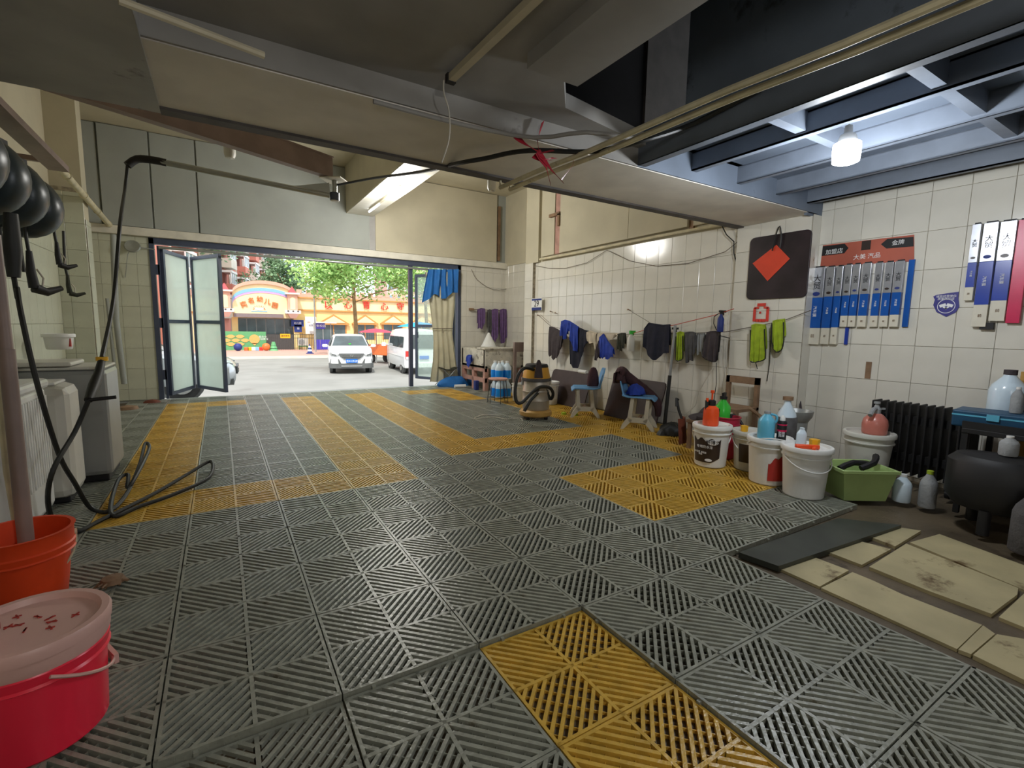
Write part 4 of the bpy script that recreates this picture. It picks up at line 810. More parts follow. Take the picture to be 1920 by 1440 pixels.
def heap(b, cx, cy, rx, ry, h, rnd, mi=0, n=18, rings=6, z0=0):
    ph = [rnd.uniform(0, 6) for _ in range(5)]
    pr = []
    V = []; F = []
    for k in range(rings+1):
        v = k/rings; rr = math.cos(v*PI/2)
        for i in range(n):
            a = 2*PI*i/n; w_ = 1+.18*math.sin(3*a+ph[0]+v*3)+.12*math.sin(5*a+ph[1]-v*4)
            V.append((cx+rx*rr*w_*math.cos(a), cy+ry*rr*w_*math.sin(a), z0+h*math.sin(v*PI/2)*(1+.15*math.sin(2*a+ph[2])*rr)+.006*math.sin(7*a+ph[3])))
    for k in range(rings):
        for i in range(n): F.append((k*n+i, k*n+(i+1) % n, (k+1)*n+(i+1) % n, (k+1)*n+i))
    F.append(tuple(range(n-1, -1, -1)))
    return b.add(V, F, mi)
p = at(848, 722, 2, 0); heap(b, p.x, p.y-.12, .4, .14, .19, rnd); alone('tarp_heap', b, 'blueT', 'crumpled blue tarp heaped on the floor behind the folding stool', 'tarp')
b = MB(); p = at(863, 727, 2, 0); b.cyl(p+Vector((-.12, 0, .035)), p+Vector((.1, -.03, .035)), .034); alone('white_bottle', b, 'white', 'white bottle lying on the floor beside the stone sink', 'bottle')
# stone wash stand
X0, X1, Y0_, Y1_ = 3.9, 4.75, 5.85, 6.85
t = thing('wash_stand', 'stained stone sink on a pinkish wooden frame by the doorway', 'sink', (4.3, 6.35, 0))
b = MB(); b.bb((X0, Y0_, .42), (X1, Y0_+.07, .78)); b.bb((X0, Y1_-.07, .42), (X1, Y1_, .78)); b.bb((X0, Y0_, .42), (X0+.07, Y1_, .78)); b.bb((X1-.07, Y0_, .42), (X1, Y1_, .78)); b.bb((X0, Y0_, .42), (X1, Y1_, .48)); b.build('basin', 'cons', t, world=True, bevel=.012)
b = MB(); b.bb((X0-.02, Y0_-.02, .78), (X1, Y0_+.3, .81)); b.build('ledge_board', 'cons', t, world=True, bevel=.005)
for x, y in ((X0+.04, Y0_+.04), (X0+.04, (Y0_+Y1_)/2), (X0+.04, Y1_-.04), (X1-.05, Y0_+.04), (X1-.05, Y1_-.04)): MB().bb((x-.04, y-.04, 0), (x+.04, y+.04, .42)).build('leg', 'pwood', t, world=True)
b = MB(); b.bb((X0, Y0_, .16), (X0+.05, Y1_, .24)); b.bb((X0, Y0_, .36), (X0+.05, Y1_, .42)); b.build('rail', 'pwood', t, world=True)
b = MB(); b.lathe([(.16, .0), (.15, .01), (.02, .27), (.0, .28)], (4.3, 6.45, .81), 24); alone('paper_cone', b, 'white', 'white cone standing on the stone sink', 'cone')
b = MB(); b.bb((4.45, 5.7, .74), (4.98, 5.75, .92)); b.bb((4.45, 5.7, 0), (4.5, 5.75, .74)); b.bb((4.93, 5.7, 0), (4.98, 5.75, .74)); alone('brown_board', b, 'brown', 'brown board standing behind the sink by the tiled recess', 'board')
rag('navy rag draped over the front of the stone sink', [(876, 668, 676), (880, 666, 690), (885, 667, 679)], 'c_blue', X=3.84, name='draped_rag')
b = MB(); p = at(893, 731, 2, 0); b.bb((p.x-.04, p.y-.04, 0), (p.x+.04, p.y+.04, .18)); alone('dark_can', b, 'navy', 'small dark blue can standing under the stone sink', 'can', bevel=.01)
def jug(name, label, cat, loc, r, h, mt, liq=None, capm='blueT', rz=0, group=None, handle=False, sx=1, sy=1, neck=.4):
    t = thing(name, label, cat, loc, rz, group)
    b = MB(); b.lathe([(.0, 0), (r*.92, 0), (r, .012), (r, h*.62), (r*.86, h*.72), (r*neck, h*.88), (r*neck*.85, h*.93)], n=20, sx=sx, sy=sy); b.build('bottle', mt, t, True)
    if liq: b = MB(); b.lathe([(.0, .002), (r*.96, .004), (r*1.012, .02), (r*1.012, h*.5), (0, h*.5)], n=20, sx=sx, sy=sy); b.build('liquid', liq, t, True)
    b = MB(); b.lathe([(r*neck*.98, h*.91), (r*neck*.98, h), (.0, h)], n=14); b.build('cap', capm, t, True)
    if handle: b = MB(); b.tube([(0, -r*neck, h*.9), (0, -r*1.0, h*.86), (0, -r*1.12, h*.72), (0, -r*.95, h*.6)], .009, 8, sm=3); b.build('handle', mt, t, True)
    return t
base = at(932, 747, 2, 0)
for lev, n_ in ((0, 'lower'), (1, 'upper')):
    for i in range(2):
        for j in range(2):
            jug('washer_fluid_jug', '%s layer jug of blue screen wash in the stack by the sink, %s' % (n_, ['front left', 'back left', 'front right', 'back right'][i*2+j]), 'jug', (base.x+.05+.15*i, base.y+.02+.15*j, .012+.31*lev), .072, .305, 'clear', 'bliq', 'white', group='blue screen wash jugs', handle=False)
jug('washer_fluid_jug', 'single jug of blue screen wash beside the white pails', 'jug', (base.x+.34, base.y-.2, .01), .06, .27, 'clear', 'bliq', 'white')
q = at(933, 755, 2, 0); t = thing('wire_stool', 'round-topped wire stool in front of the blue jugs', 'stool', q)
b = MB(); b.lathe([(.0, 0), (.15, 0), (.158, .012), (.15, .026), (0, .026)], (0, 0, .37), 28); b.build('seat', 'pwood', t, True)
for k in range(6): a = k*PI/3+.3; b = MB(); b.cyl((.13*math.cos(a), .13*math.sin(a), .37), (.17*math.cos(a), .17*math.sin(a), 0), .005, n=6); b.build('leg', 'irn', t)
b = MB(); b.tube([(.165*math.cos(2*PI*k/20), .165*math.sin(2*PI*k/20), .03) for k in range(21)], .004, 6); b.build('ring', 'irn', t)
q = at(968, 752, 2, 0); bucket('white plastic pail between the blue jugs and the vacuum cleaner', (q.x+.05, q.y, 0), .29, .12, .1, 'white2'); bucket('white pail half hidden behind the vacuum cleaner hose', (q.x+.28, q.y-.42, 0), .33, .13, .11, 'white2', lid='white')
q = at(1035, 760, 2, 0); bucket('white bucket standing right behind the vacuum cleaner', (q.x+.05, q.y+.12, 0), .36, .13, .11, 'white2', lid='white')
# vacuum cleaner
V0 = at(1010, 787, 2, 0); V0 = Vector((V0.x+.03, V0.y+.12, 0)); t = thing('vacuum_cleaner', 'steel drum vacuum cleaner with a yellow head and black hose', 'vacuum cleaner', V0, -.45)
b = MB(); b.lathe([(.0, .04), (.2, .04), (.215, .055), (.215, .1), (.19, .125), (.0, .13)], n=36); b.build('wheel_base', 'vacb', t, True)
for k in range(4): a = PI/4+k*PI/2; b = MB(); b.cyl((.17*math.cos(a)-.02, .17*math.sin(a), .03), (.17*math.cos(a)+.02, .17*math.sin(a), .03), .03, n=14); b.build('caster', 'blackpl', t, True)
b = MB(); b.lathe([(.165, .12), (.178, .14), (.178, .24), (.184, .25), (.178, .26), (.178, .36), (.184, .37), (.178, .38), (.178, .50), (.17, .51)], n=36); b.build('drum', 'steel', t, True)
b = MB(); b.lathe([(.165, .5), (.192, .505), (.195, .53), (.19, .545), (.15, .55)], n=36); b.build('collar', 'c_grey', t, True)
b = MB(); b.lathe([(.185, .545), (.178, .58), (.155, .68), (.15, .69)], n=36); b.build('motor_head', 'vacy', t, True)
b = MB(); b.lathe([(.152, .68), (.154, .70), (.14, .725), (.0, .73)], n=36); b.build('top_cap', 'blackpl', t, True)
b = MB(); b.prism([(-.055, .56), (.055, .56), (.03, .75), (.012, .79), (-.012, .79), (-.03, .75)], -.20, -.165, lambda x, z, y: (x, y+.012*(z-.56)*8*.3, z)); b.build('handle_plate', 'c_dgrey', t)
for s_ in (-1, 1): b = MB(); b.box((s_*.19, 0, .5), (.02, .05, .1)); b.build('latch', 'chrome', t)
b = MB(); b.cyl((-.02, -.17, .4), (-.02, -.21, .41), .035); b.build('inlet', 'c_dgrey', t)
r3 = root_inv(t); Vw = lambda x, y, Y: (r3 @ at(x, y, 1, Y))
b = MB(); b.tube([Vw(1003, 694, V0.y-.08), Vw(985, 690, V0.y-.2), Vw(972, 702, V0.y-.22), Vw(966, 730, V0.y-.25), Vw(968, 752, V0.y-.28), Vw(978, 755, V0.y-.3), Vw(995, 738, V0.y-.3), Vw(1012, 726, V0.y-.28), Vw(1030, 727, V0.y-.25), Vw(1037, 738, V0.y-.2), Vw(1032, 748, V0.y-.15), (.1, -.12, .42)], .021, 10, sm=5); b.build('hose', 'blackrub', t, True)
b = MB(); b.tube([Vw(1008, 737, V0.y-.29), Vw(995, 750, V0.y-.3), Vw(986, 765, V0.y-.31), Vw(983, 771, V0.y-.31)], .022, 10, sm=3); b.build('wand', 'blackrub', t, True)
b = MB(); b.tube([onf(980, 790, .01), onf(975, 784, .01), onf(950, 786, .01), onf(925, 782, .01), onf(890, 785, .01), onf(905, 778, .01), onf(940, 779, .01)], .005, 6, sm=4); alone('power_cord', b, 'cable', 'pale power cord lying on the grating left of the vacuum cleaner', 'cord')
# floor mats leaning
for lab, px, yl in (('brown rubber mat leaning on the wall behind the first chair', [(1037, 690), (1110, 703)], 0), ('brown rubber mat leaning on the wall behind the second chair', [(1150, 703), (1249, 720)], 0)):
    a, c2 = at(px[0][0], px[0][1], 0, 4.42), at(px[1][0], px[1][1], 0, 4.42); zt = (a.z+c2.z)/2; y0, y1 = c2.y, a.y
    t = thing('rubber_mat', lab, 'mat', (4.4, (y0+y1)/2, 0))
    b = MB(); r_ = .05; poly = [(y0, 0), (y1, 0), (y1, zt-r_), (y1-r_*.3, zt-r_*.3), (y1-r_, zt), (y0+r_, zt), (y0+r_*.3, zt-r_*.3), (y0, zt-r_)]
    b.prism(poly, 0, .018, lambda y, z, c: (4.28+.17*z/zt-c*1.0, y, z)); b.build('mat_sheet', 'mbrown', t, world=True, bevel=.004)
b = MB(); p = at(1093, 697, 0, 4.44); b.cyl(p+Vector((0, .09, .0)), p+Vector((0, -.09, .0)), .03); alone('paper_roll', b, 'white', 'white roll lying on top of the brown mat', 'paper roll')
# blue school chairs
def school_chair(label, loc, rz):
    t = thing('school_chair', label, 'chair', loc, rz, 'blue school chairs'); H = .4
    b = MB(); b.sheet(lambda u, v: (Vector((-.19+.38*u, -.19+.38*v, H+.012*math.cos((u-.5)*PI)*-1+(.02*max(0, v-.85)*6)-(.05*max(0, .08-v)*8))), Vector((0, 0, 1))), 10, 10, .02); b.build('seat', 'bluech', t, True, bevel=.004)
    def fb2(u, v):
        w_ = .18*(1 if v < .75 else 1-.55*((v-.75)/.25)**2); return Vector(((u-.5)*2*w_, .19+.07*v+.02*math.cos((u-.5)*PI)-.02, H+.0+.27*v)), Vector((0, -1, .15))
    b = MB(); b.sheet(fb2, 10, 12, .016); b.build('backrest', 'bluech', t, True)
    for s_ in (-1, 1):
        x = s_*.14
        poly = [(-.13, H-.01), (-.09, H-.01), (-.075, .2), (.03, .2), (.05, H-.01), (.09, H-.01), (.08, .17), (.13, .1), (.19, .02), (.19, 0), (.16, 0), (.1, .07), (.04, .1), (-.04, .1), (-.1, .07), (-.16, 0), (-.19, 0), (-.19, .02), (-.13, .1), (-.11, .17)]
        n = len(poly); 
        # the H-shaped side support, triangulated piece by piece
        q = MB()
        for part in ([(-.13, H-.01), (-.09, H-.01), (-.07, .15), (-.12, .15)], [(.05, H-.01), (.09, H-.01), (.12, .15), (.07, .15)], [(-.12, .15), (.12, .15), (.1, .09), (-.1, .09)], [(-.12, .15), (-.06, .12), (-.165, 0), (-.2, 0), (-.18, .06)], [(.06, .12), (.12, .15), (.18, .06), (.2, 0), (.165, 0)]):
            q.prism(part, x-.016, x+.016, lambda y, z, c: (c, y, z))
        q.build('side_support', 'cream', t)
    b = MB(); b.bb((-.14, -.015, .1), (.14, .015, .14)); b.build('stretcher', 'wood', t)
    return t
p = at(1083, 781, 2, 0); cA = (p.x+.12, p.y-.0, 0); school_chair('light blue school chair with a maroon bag on its seat', cA, -2.2)
p = at(1187, 805, 2, 0); cB = (p.x+.12, p.y+.02, 0); school_chair('blue school chair with a dark jacket over its back and blue cloths', cB, .62)
b = MB(); b.lathe([(.0, 0), (.075, 0), (.085, .03), (.078, .12), (.06, .2), (.035, .25), (.0, .262)], (cA[0]+.07, cA[1]-.07, .42), 18, sx=1.1, sy=.8); t = alone('maroon_bag', b, 'bagbr', 'dark maroon bag standing on the light blue chair', 'bag')
b = MB(); heap(b, cB[0]-.04, cB[1]+.05, .12, .1, .12, random.Random(9), z0=.418); alone('blue_cloth_heap', b, 'c_blue', 'bundle of royal blue cloths on the second chair', 'cloth')
t = thing('maroon_jacket', 'dark maroon jacket draped over the second blue chair', 'jacket', (cB[0], cB[1], 0), .62)
def fj(u, v):
    w_ = .19+.02*math.sin(v*5); x = (u-.5)*2*w_; 
    s_ = -.16+.32*v; y = .29 if s_ < 0 else .225-.2*s_; z = .69-abs(s_)*.95
    return Vector((x+.04*v, y+.02*math.sin(u*9+v*3)*abs(s_)*4, z+.015*math.cos(u*PI))), Vector((0, -1, .3))
b = MB(); b.sheet(fj, 18, 12, .016); b.build('body', 'bagbr', t, True)
b = MB(); b.tube([(-.17, .24, .58), (-.1, .24, .67), (.06, .24, .68), (.14, .18, .6), (.16, .02, .48), (.16, -.1, .4), (.15, -.19, .28), (.14, -.2, .14)], .04, 12, sm=4, rs=[.04]*4+[.06]*8+[.065]*6+[.055]*6+[.05, .045, .04, .035, .03]); b.build('sleeve', 'bagbr', t, True)
for k, (x, y, lab) in enumerate([(1057, 777, 'green bottle cap on the floor under the first chair, nearer the vacuum'), (1079, 779, 'green bottle lid on the floor between the first chair legs')]):
    p = at(x, y, 2, 0); b = MB(); b.lathe([(.0, 0), (.035, 0), (.035, .03), (.0, .035)], p, 16); alone('bottle_cap', b, 'c_lime', lab, 'bottle cap')
# tall pole, shovel
a = at(1266, 610, 0, 4.38); c2 = at(1257, 800, 2, 0); c2 = Vector((4.3, 1.93, 0)); b = MB(); b.tube([c2, c2.lerp(a, .52)], .022, 12); t = thing('window_pole', 'tall two-tone telescopic pole standing against the cloths', 'pole', c2); b.build('grip', 'blackrub', t, True, world=True)
b = MB(); b.tube([c2.lerp(a, .5), a], .017, 12); b.build('upper_tube', 'greypl', t, True, world=True)
p = at(1275, 837, 2, 0); t = thing('dust_shovel', 'rusty brown shovel with a black handle resting by the wooden stool', 'shovel', (p.x+.1, p.y+.1, 0), .5)
b = MB(); b.sheet(lambda u, v: (Vector(((u-.5)*(.26-.05*v), -.03-.05*math.cos((u-.5)*PI)+.1*v*.3, .02+.26*v)), Vector((0, -1, .3))), 10, 6, .006); b.build('blade', 'rust', t, True)
b = MB(); b.tube([(0, -.02, .26), (0, .02, .36), (.01, .05, .48)], .014, 8); b.tube([(-.03, .04, .4), (.0, .05, .48), (.05, .04, .46)], .012, 8); b.build('handle', 'blackpl', t, True)
p = at(1248, 818, 2, 0); b = MB(); heap(b, p.x+.15, p.y+.05, .16, .12, .14, random.Random(2)); alone('dark_bag', b, 'blackrub', 'small dark bag on the floor between the brown mat and the shovel', 'bag')
# wooden stool with rags, wooden chair
p = at(1300, 842, 2, 0); sx_, sy_ = p.x+.14, p.y-.02; t = thing('wooden_stool', 'small worn wooden stool behind the labelled bucket', 'stool', (sx_, sy_, 0), .2)
b = MB(); b.bb((-.16, -.13, .27), (.16, .13, .3)); b.build('seat', 'wood', t, bevel=.004)
for x in (-.13, .13):
    for y in (-.1, .1): MB().bb((x-.018, y-.018, 0), (x+.018, y+.018, .27)).build('leg', 'wood', t)
b = MB(); b.bb((-.13, -.11, .1), (.13, -.09, .13)); b.build('stretcher', 'wood', t)
b = MB(); heap(b, sx_, sy_, .17, .14, .07, random.Random(8), z0=.302); heap(b, sx_+.03, sy_+.02, .08, .06, .06, random.Random(11), z0=.36); alone('folded_rags', b, 'c_dgrey', 'dark folded rags piled on the small wooden stool', 'cloth')
t = thing('wooden_chair', 'old wooden chair back showing behind the orange sprayer', 'chair', (4.2, .98, 0), -PI/2)
for x in (-.16, .16):
    MB().bb((x-.02, .13, 0), (x+.02, .17, .73)).build('rear_leg', 'wood', t); MB().bb((x-.02, -.2, 0), (x+.02, -.16, .4)).build('front_leg', 'wood', t)
b = MB(); b.bb((-.18, .13, .66), (.18, .165, .73)); b.build('top_rail', 'wood', t); b = MB(); b.bb((-.18, -.2, .4), (.18, .17, .43)); b.build('seat', 'wood', t)
# buckets row
p = at(1330, 878, 2, 0); B1 = (p.x+.1, p.y+.07, 0); bk = bucket('white bucket with a black and white paint label and orange sprayer', B1, .37, .155, .13, 'white', lid='white', hand=-1.2, rz=-.9)
def wrap(parent, r0_, r1_, h, a0, a1, z0, z1, mt, off=.002, edge=None, n=16):
    """label bent round a bucket (local angles)"""
    b = MB(); V = []; F = []
    for k in range(n+1):
        a = a0+(a1-a0)*k/n; e0_, e1_ = (edge(k/n) if edge else (0, 0))
        for z in (z0+e0_, z1-e1_): r_ = r0_+(r1_-r0_)*z/h+off; V += [(r_*math.cos(a), r_*math.sin(a), z), ((r_+.001)*math.cos(a), (r_+.001)*math.sin(a), z)]
    for k in range(n): i = 4*k; F += [(i+1, i+5, i+7, i+3), (i, i+2, i+6, i+4), (i, i+4, i+5, i+1), (i+2, i+3, i+7, i+6)]
    b.add(V, F); return b.build('label_sheet', mt, parent, True)
D1 = math.atan2(CAM[1]-B1[1], CAM[0]-B1[0])+.9
wrap(bk, .13, .15, .3, D1-1.15, D1+.55, .05, .27, 'brownlab', edge=lambda u: (.05*max(0, u-.7)*3+.0, .03*math.sin(u*9)**2))
def wtext(parent, body, size, mt, ang, z, r_): 
    return text('lettering', body, size, mt, parent, (r_*math.cos(ang), r_*math.sin(ang), z), RZ_(ang+PI/2) @ RX_(PI/2), world=False)
b = MB(); b.lathe([(.0, 0), (.045, 0), (.045, .003), (0, .003)], ((.15)*math.cos(D1+.1), (.15)*math.sin(D1+.1), .235), 20, R=RZ_(D1+.1) @ RY_(PI/2), sx=.5); b.build('white_oval', 'whitet', bk)
wtext(bk, '朋博立', .04, 'darkt', D1+.1, .235, .156); wtext(bk, '专用防水漆', .028, 'whitet', D1-.35, .19, .148); wtext(bk, '环保型  高品质\n优选', .018, 'whitet', D1-.6, .13, .145)
b = MB(); b.lathe([(.0, 0), (.03, 0), (.03, .003), (0, .003)], ((.142)*math.cos(D1-.1), (.142)*math.sin(D1-.1), .075), 20, R=RZ_(D1-.1) @ RY_(PI/2), sx=.4); b.build('white_oval', 'whitet', bk)
# orange pump sprayer
t = thing('pump_sprayer', 'bright orange pump sprayer standing on the labelled bucket', 'sprayer', (B1[0]-.0, B1[1]+.02, .359), -.6)
b = MB(); b.lathe([(.0, 0), (.062, 0), (.068, .01), (.066, .12), (.06, .155), (.03, .18)], n=24); b.build('tank', 'orange', t, True)
for z in (.04, .065, .09, .115): pass
b = MB(); b.lathe([(.032, .175), (.034, .22), (.02, .23), (.0, .23)], n=16); b.bb((-.06, -.02, .13), (-.035, .0, .225)); b.build('pump_head', 'blackpl', t)
b = MB(); b.cyl((-.045, -.01, .215), (-.045, -.01, .245), .012); b.cyl((0, 0, .23), (0, 0, .3), .008); b.cyl((0, 0, .29), (0, 0, .315), .016); b.build('plunger', 'orange', t, True)
b = MB(); b.cyl((.066, .0, .02), (.068, .0, .15), .006); b.build('scale_strip', 'blackpl', t)
# green sprayer behind on magenta bucket
B2 = (3.77, .74, 0); bucket('tall magenta bucket between two white buckets', B2, .4, .115, .085, 'mag')
gs = hspray('clear green spray bottle with a black trigger in the magenta bucket', 1353, 736, 800, 3.82, 'greenpl', 'blackpl', .07, rz=PI/2+.4)
b = MB(); p = at(1362, 790, 0, 3.78); b.lathe([(.0, 0), (.02, .0), (.06, .04), (.062, .045), (.055, .045), (.0, .01)], p-Vector((0, 0, .03)), 18); alone('funnel', b, 'aqua', 'pale blue funnel lying between the sprayers and the magenta bucket', 'funnel')
b = MB(); b.tube([at(1368, 800, 0, 3.85), at(1372, 778, 0, 3.88), at(1384, 785, 0, 3.9), at(1392, 797, 0, 3.9)], .014, 8, sm=3); alone('black_brush_handle', b, 'blackpl', 'black curved brush handle sticking out of the magenta bucket', 'brush')
p = at(1402, 888, 2, 0); B3 = (3.625, .4, 0); bk = bucket('half hidden white bucket with a dark label behind the other two', B3, .34, .145, .12, 'white2', lid='white2', hand=-.9, rz=-.8)
D3 = math.atan2(CAM[1]-B3[1], CAM[0]-B3[0])+.8; wrap(bk, .12, .14, .3, D3-.7, D3+.9, .08, .24, 'brownlab'); wtext(bk, '漆', .05, 'whitet', D3+.2, .16, .15)
b = MB(); b.lathe([(.0, 0), (.028, 0), (.032, .05), (.0, .05)], (B3[0]-.03, B3[1]+.05, .329), 6); alone('yellow_cup', b, 'yel', 'small yellow cup on the half hidden bucket', 'cup')
p = at(1442, 912, 2, 0); B4 = (p.x+.1, p.y+.08, 0); bk = bucket('white bucket with a torn red label holding bottles', B4, .365, .155, .13, 'white', hand=.5, rz=-.9, lid='white')
D4 = math.atan2(CAM[1]-B4[1], CAM[0]-B4[0])+.9
wrap(bk, .13, .152, .31, D4+.02, D4+1.2, .045, .235, 'redlab', edge=lambda u: (0, .05*max(0, .35-u)*3+.012*math.sin(u*20)))
zt = .354
jug('spray_jug', 'pale blue jug of liquid with a grey trigger grip on the red-labelled bucket', 'jug', (B4[0]-.03, B4[1]+.02, zt), .062, .22, 'aqua', None, 'c_lgrey', rz=.6, handle=True)
t = thing('white_jug', 'tall translucent white jug with a dark cap standing behind the blue jug', 'jug', (3.77, .19, .0), .3)
b = MB(); b.lathe([(.0, .0), (.1, .0), (.105, .02), (.105, .46), (.09, .52), (.035, .6), (.035, .63)], n=24, sx=.9, sy=.75); b.build('bottle', 'clear', t, True); b = MB(); b.cyl((0, 0, .63), (0, 0, .66), .04); b.build('cap', 'wood', t, True)
b = MB(); b.lathe([(.1, .3), (.108, .3), (.108, .48), (.09, .5)], n=24, sx=.9, sy=.75); b.build('blue_liner', 'c_grey', t, True)
t = thing('aerosol_can', 'black aerosol can with white and pink print on the red-labelled bucket', 'can', (B4[0]+.03, B4[1]-.07, zt))
b = MB(); b.lathe([(.0, 0), (.032, 0), (.034, .005), (.034, .14), (.026, .155)], n=20); b.build('body', 'blackpl', t, True); b = MB(); b.lathe([(.02, .155), (.018, .18), (.008, .195), (0, .196)], n=14); b.build('nozzle', 'white', t, True)
b = MB(); b.lathe([(.0345, .07), (.0345, .085)], n=20); b.lathe([(.0345, .12), (.0345, .13)], n=20); b.build('print_band', 'crimson', t); wt = D4-.9; text('lettering', '防锈\n润滑', .022, 'whitet', t, (.036*math.cos(wt), .036*math.sin(wt), .05), RZ_(wt+PI/2) @ RX_(PI/2), world=False)
p = at(1470, 800, 0, 4.1); b = MB(); b.lathe([(.0, .0), (.1, .0), (.13, .05), (.14, .1), (.13, .1), (.1, .04)], (4.12, .3, .4), 22); b.lathe([(.0, 0), (.09, 0), (.1, .4), (.0, .4)], (4.12, .3, 0), 18); alone('grey_basin', b, 'greypl', 'grey round basin on a stand behind the red-labelled bucket', 'basin')
b = MB(); b.tube([at(1406, 766, 0, 4.0), at(1425, 780, 0, 3.95), at(1432, 800, 0, 3.9)], .016, 8); alone('wooden_brush', b, 'wood', 'wooden brush handle leaning behind the white jug', 'brush')
p = at(1518, 940, 2, 0); B5 = (p.x+.1, p.y+.1, 0); bk = bucket('plain white bucket nearest the photographer, holding orange tools', B5, .37, .158, .132, 'white', hand=-.55, rz=-.55, lid='white')
zt = .359; b = MB(); b.box((B5[0]-.06, B5[1]-.03, zt+.02), (.16, .035, .03), R=RZ_(-.7)); b.box((B5[0]-.02, B5[1]-.07, zt+.015), (.12, .025, .025), R=RZ_(.2)); alone('orange_clamp', b, 'orange', 'orange plastic clamp lying on the plain white bucket', 'clamp', bevel=.008)
b = MB(); b.lathe([(.0, 0), (.032, 0), (.036, .055), (.0, .055)], (B5[0]+.08, B5[1]-.01, zt), 6); alone('yellow_cup', b, 'yel', 'yellow cup on the plain white bucket nearest the photographer', 'cup')
jug('clear_bottle', 'small clear empty bottle on the plain white bucket', 'bottle', (B5[0]+.05, B5[1]+.07, zt), .035, .13, 'clear', None, 'clear', neck=.5)
# green basin and bucket 6 with pressure sprayer
p = at(1590, 935, 2, 0); t = thing('green_basin', 'lime green square basin with black tools in it', 'basin', (p.x+.12, p.y+.02, 0), -.55)
b = MB(); bt, tp, h = (.15, .12), (.19, .15), .23; V = []
for (a, c_), z in ((bt, .0), (tp, h), ((tp[0]+.015, tp[1]+.015), h), ((tp[0]+.015, tp[1]+.015), h-.02), (tp, h-.02)): pass
def rect(a, c_, z): return [(-a, -c_, z), (a, -c_, z), (a, c_, z), (-a, c_, z)]
V = rect(*bt, 0)+rect(*tp, h-.02)+rect(tp[0]+.014, tp[1]+.014, h-.02)+rect(tp[0]+.014, tp[1]+.014, h)+rect(tp[0]-.006, tp[1]-.006, h)+rect(bt[0]-.008, bt[1]-.008, .01)
F = [(3, 2, 1, 0), (20, 21, 22, 23)]+[(k*4+i, k*4+(i+1) % 4, k*4+4+(i+1) % 4, k*4+4+i) for k in range(5) for i in range(4)]
b.add(V, F); b.build('tub', 'limeb', t)
for P, lab in (([(-.12, .0, .2), (.0, .03, .24), (.12, .02, .23)], 'flat black tool lying across the green basin'), ([(.0, -.05, .22), (.1, -.04, .26), (.17, .04, .29)], 'black brush handle sticking out of the green basin')):
    b = MB(); b.tube(P, .022, 8, sm=2); o = b.build('hand_brush', 'blackpl', smooth=True); tag(o, lab, 'brush'); o.location = t.location; o.rotation_euler = t.rotation_euler
p = at(1632, 915, 2, 0); B6 = (p.x+.14, p.y+.1, 0); bk = bucket('grimy white bucket carrying the pink pressure sprayer', B6, .41, .165, .13, 'white2', lid='white2', rz=-.5)
D6 = math.atan2(CAM[1]-B6[1], CAM[0]-B6[0])+.5; wrap(bk, .13, .155, .34, D6-.0, D6+.6, .06, .16, 'brownlab')
t = thing('pressure_sprayer', 'pink round pressure sprayer with a grey pump on the grimy bucket', 'sprayer', (B6[0]+.03, B6[1]-.02, .399), -.5)
b = MB(); b.lathe([(.0, 0), (.075, 0), (.085, .012), (.088, .08), (.08, .12), (.05, .155), (.026, .17)], n=26); b.build('tank', 'pinkj', t, True)
b = MB(); b.lathe([(.03, .165), (.032, .2), (.02, .215), (.012, .24), (.022, .245), (.022, .26), (0, .262)], n=16); b.tube([(0, 0, .2), (-.05, -.03, .205), (-.1, -.06, .16)], .014, 8, rs=[.02, .016, .017]); b.box((.05, .02, .2), (.07, .015, .014)); b.build('pump', 'c_lgrey', t, True)
# dark corner: oil heater, tool chest, jugs
t = thing('oil_radiator', 'black finned oil radiator against the right wall', 'heater', (4.33, -.52, 0), 0)
for k in range(12): MB().bb((-.08, -.27+k*.05, .1), (.08, -.255+k*.05, .66)).build('fin', 'blackpl', t, bevel=.006)
b = MB(); b.bb((-.03, -.3, .2), (.03, .3, .26)); b.bb((-.03, -.3, .5), (.03, .3, .56)); b.bb((-.1, -.33, .1), (.1, -.28, .66)); b.build('core', 'blackpl', t)
for y in (-.25, .25):
    for x in (-.1, .1): b = MB(); b.cyl((x, y-.012, .035), (x, y+.012, .035), .035, n=14); b.build('caster', 'blackpl', t, True)
    MB().bb((-.12, y-.02, .05), (.12, y+.02, .1)).build('foot_bar', 'blackpl', t)
t = thing('work_cart', 'black two-shelf work cart crowded with bottles in the dark corner', 'cart', (4.2, -1.28, 0), 0)
for z in (.12, .55): MB().bb((-.28, -.45, z), (.28, .4, z+.035)).build('shelf', 'blackpl', t, bevel=.005)
for x in (-.26, .26):
    for y in (-.43, .38): MB().bb((x-.015, y-.015, 0), (x+.015, y+.015, .62)).build('post', 'blackpl', t)
MB().bb((-.28, -.45, .585), (-.26, .4, .63)).build('shelf_edge', 'blackpl', t); MB().bb((.26, -.45, .585), (.28, .4, .63)).build('shelf_edge', 'blackpl', t)
t = thing('tool_box', 'dark blue tool box on the black work cart', 'tool box', (4.1, -1.0, .586), .1)
b = MB(); b.bb((-.13, -.2, 0), (.13, .2, .11)); b.build('case', 'tealdk', t, bevel=.01); b = MB(); b.bb((-.132, -.2, .075), (.13, .2, .085)); b.bb((-.14, -.03, .06), (-.13, .03, .1)); b.build('latch', 'aqua', t)
jug('white_jug', 'tall white jug with a dark cap behind the tool box', 'jug', (4.36, -.98, .586), .1, .38, 'clear', None, 'c_dgrey', neck=.36)
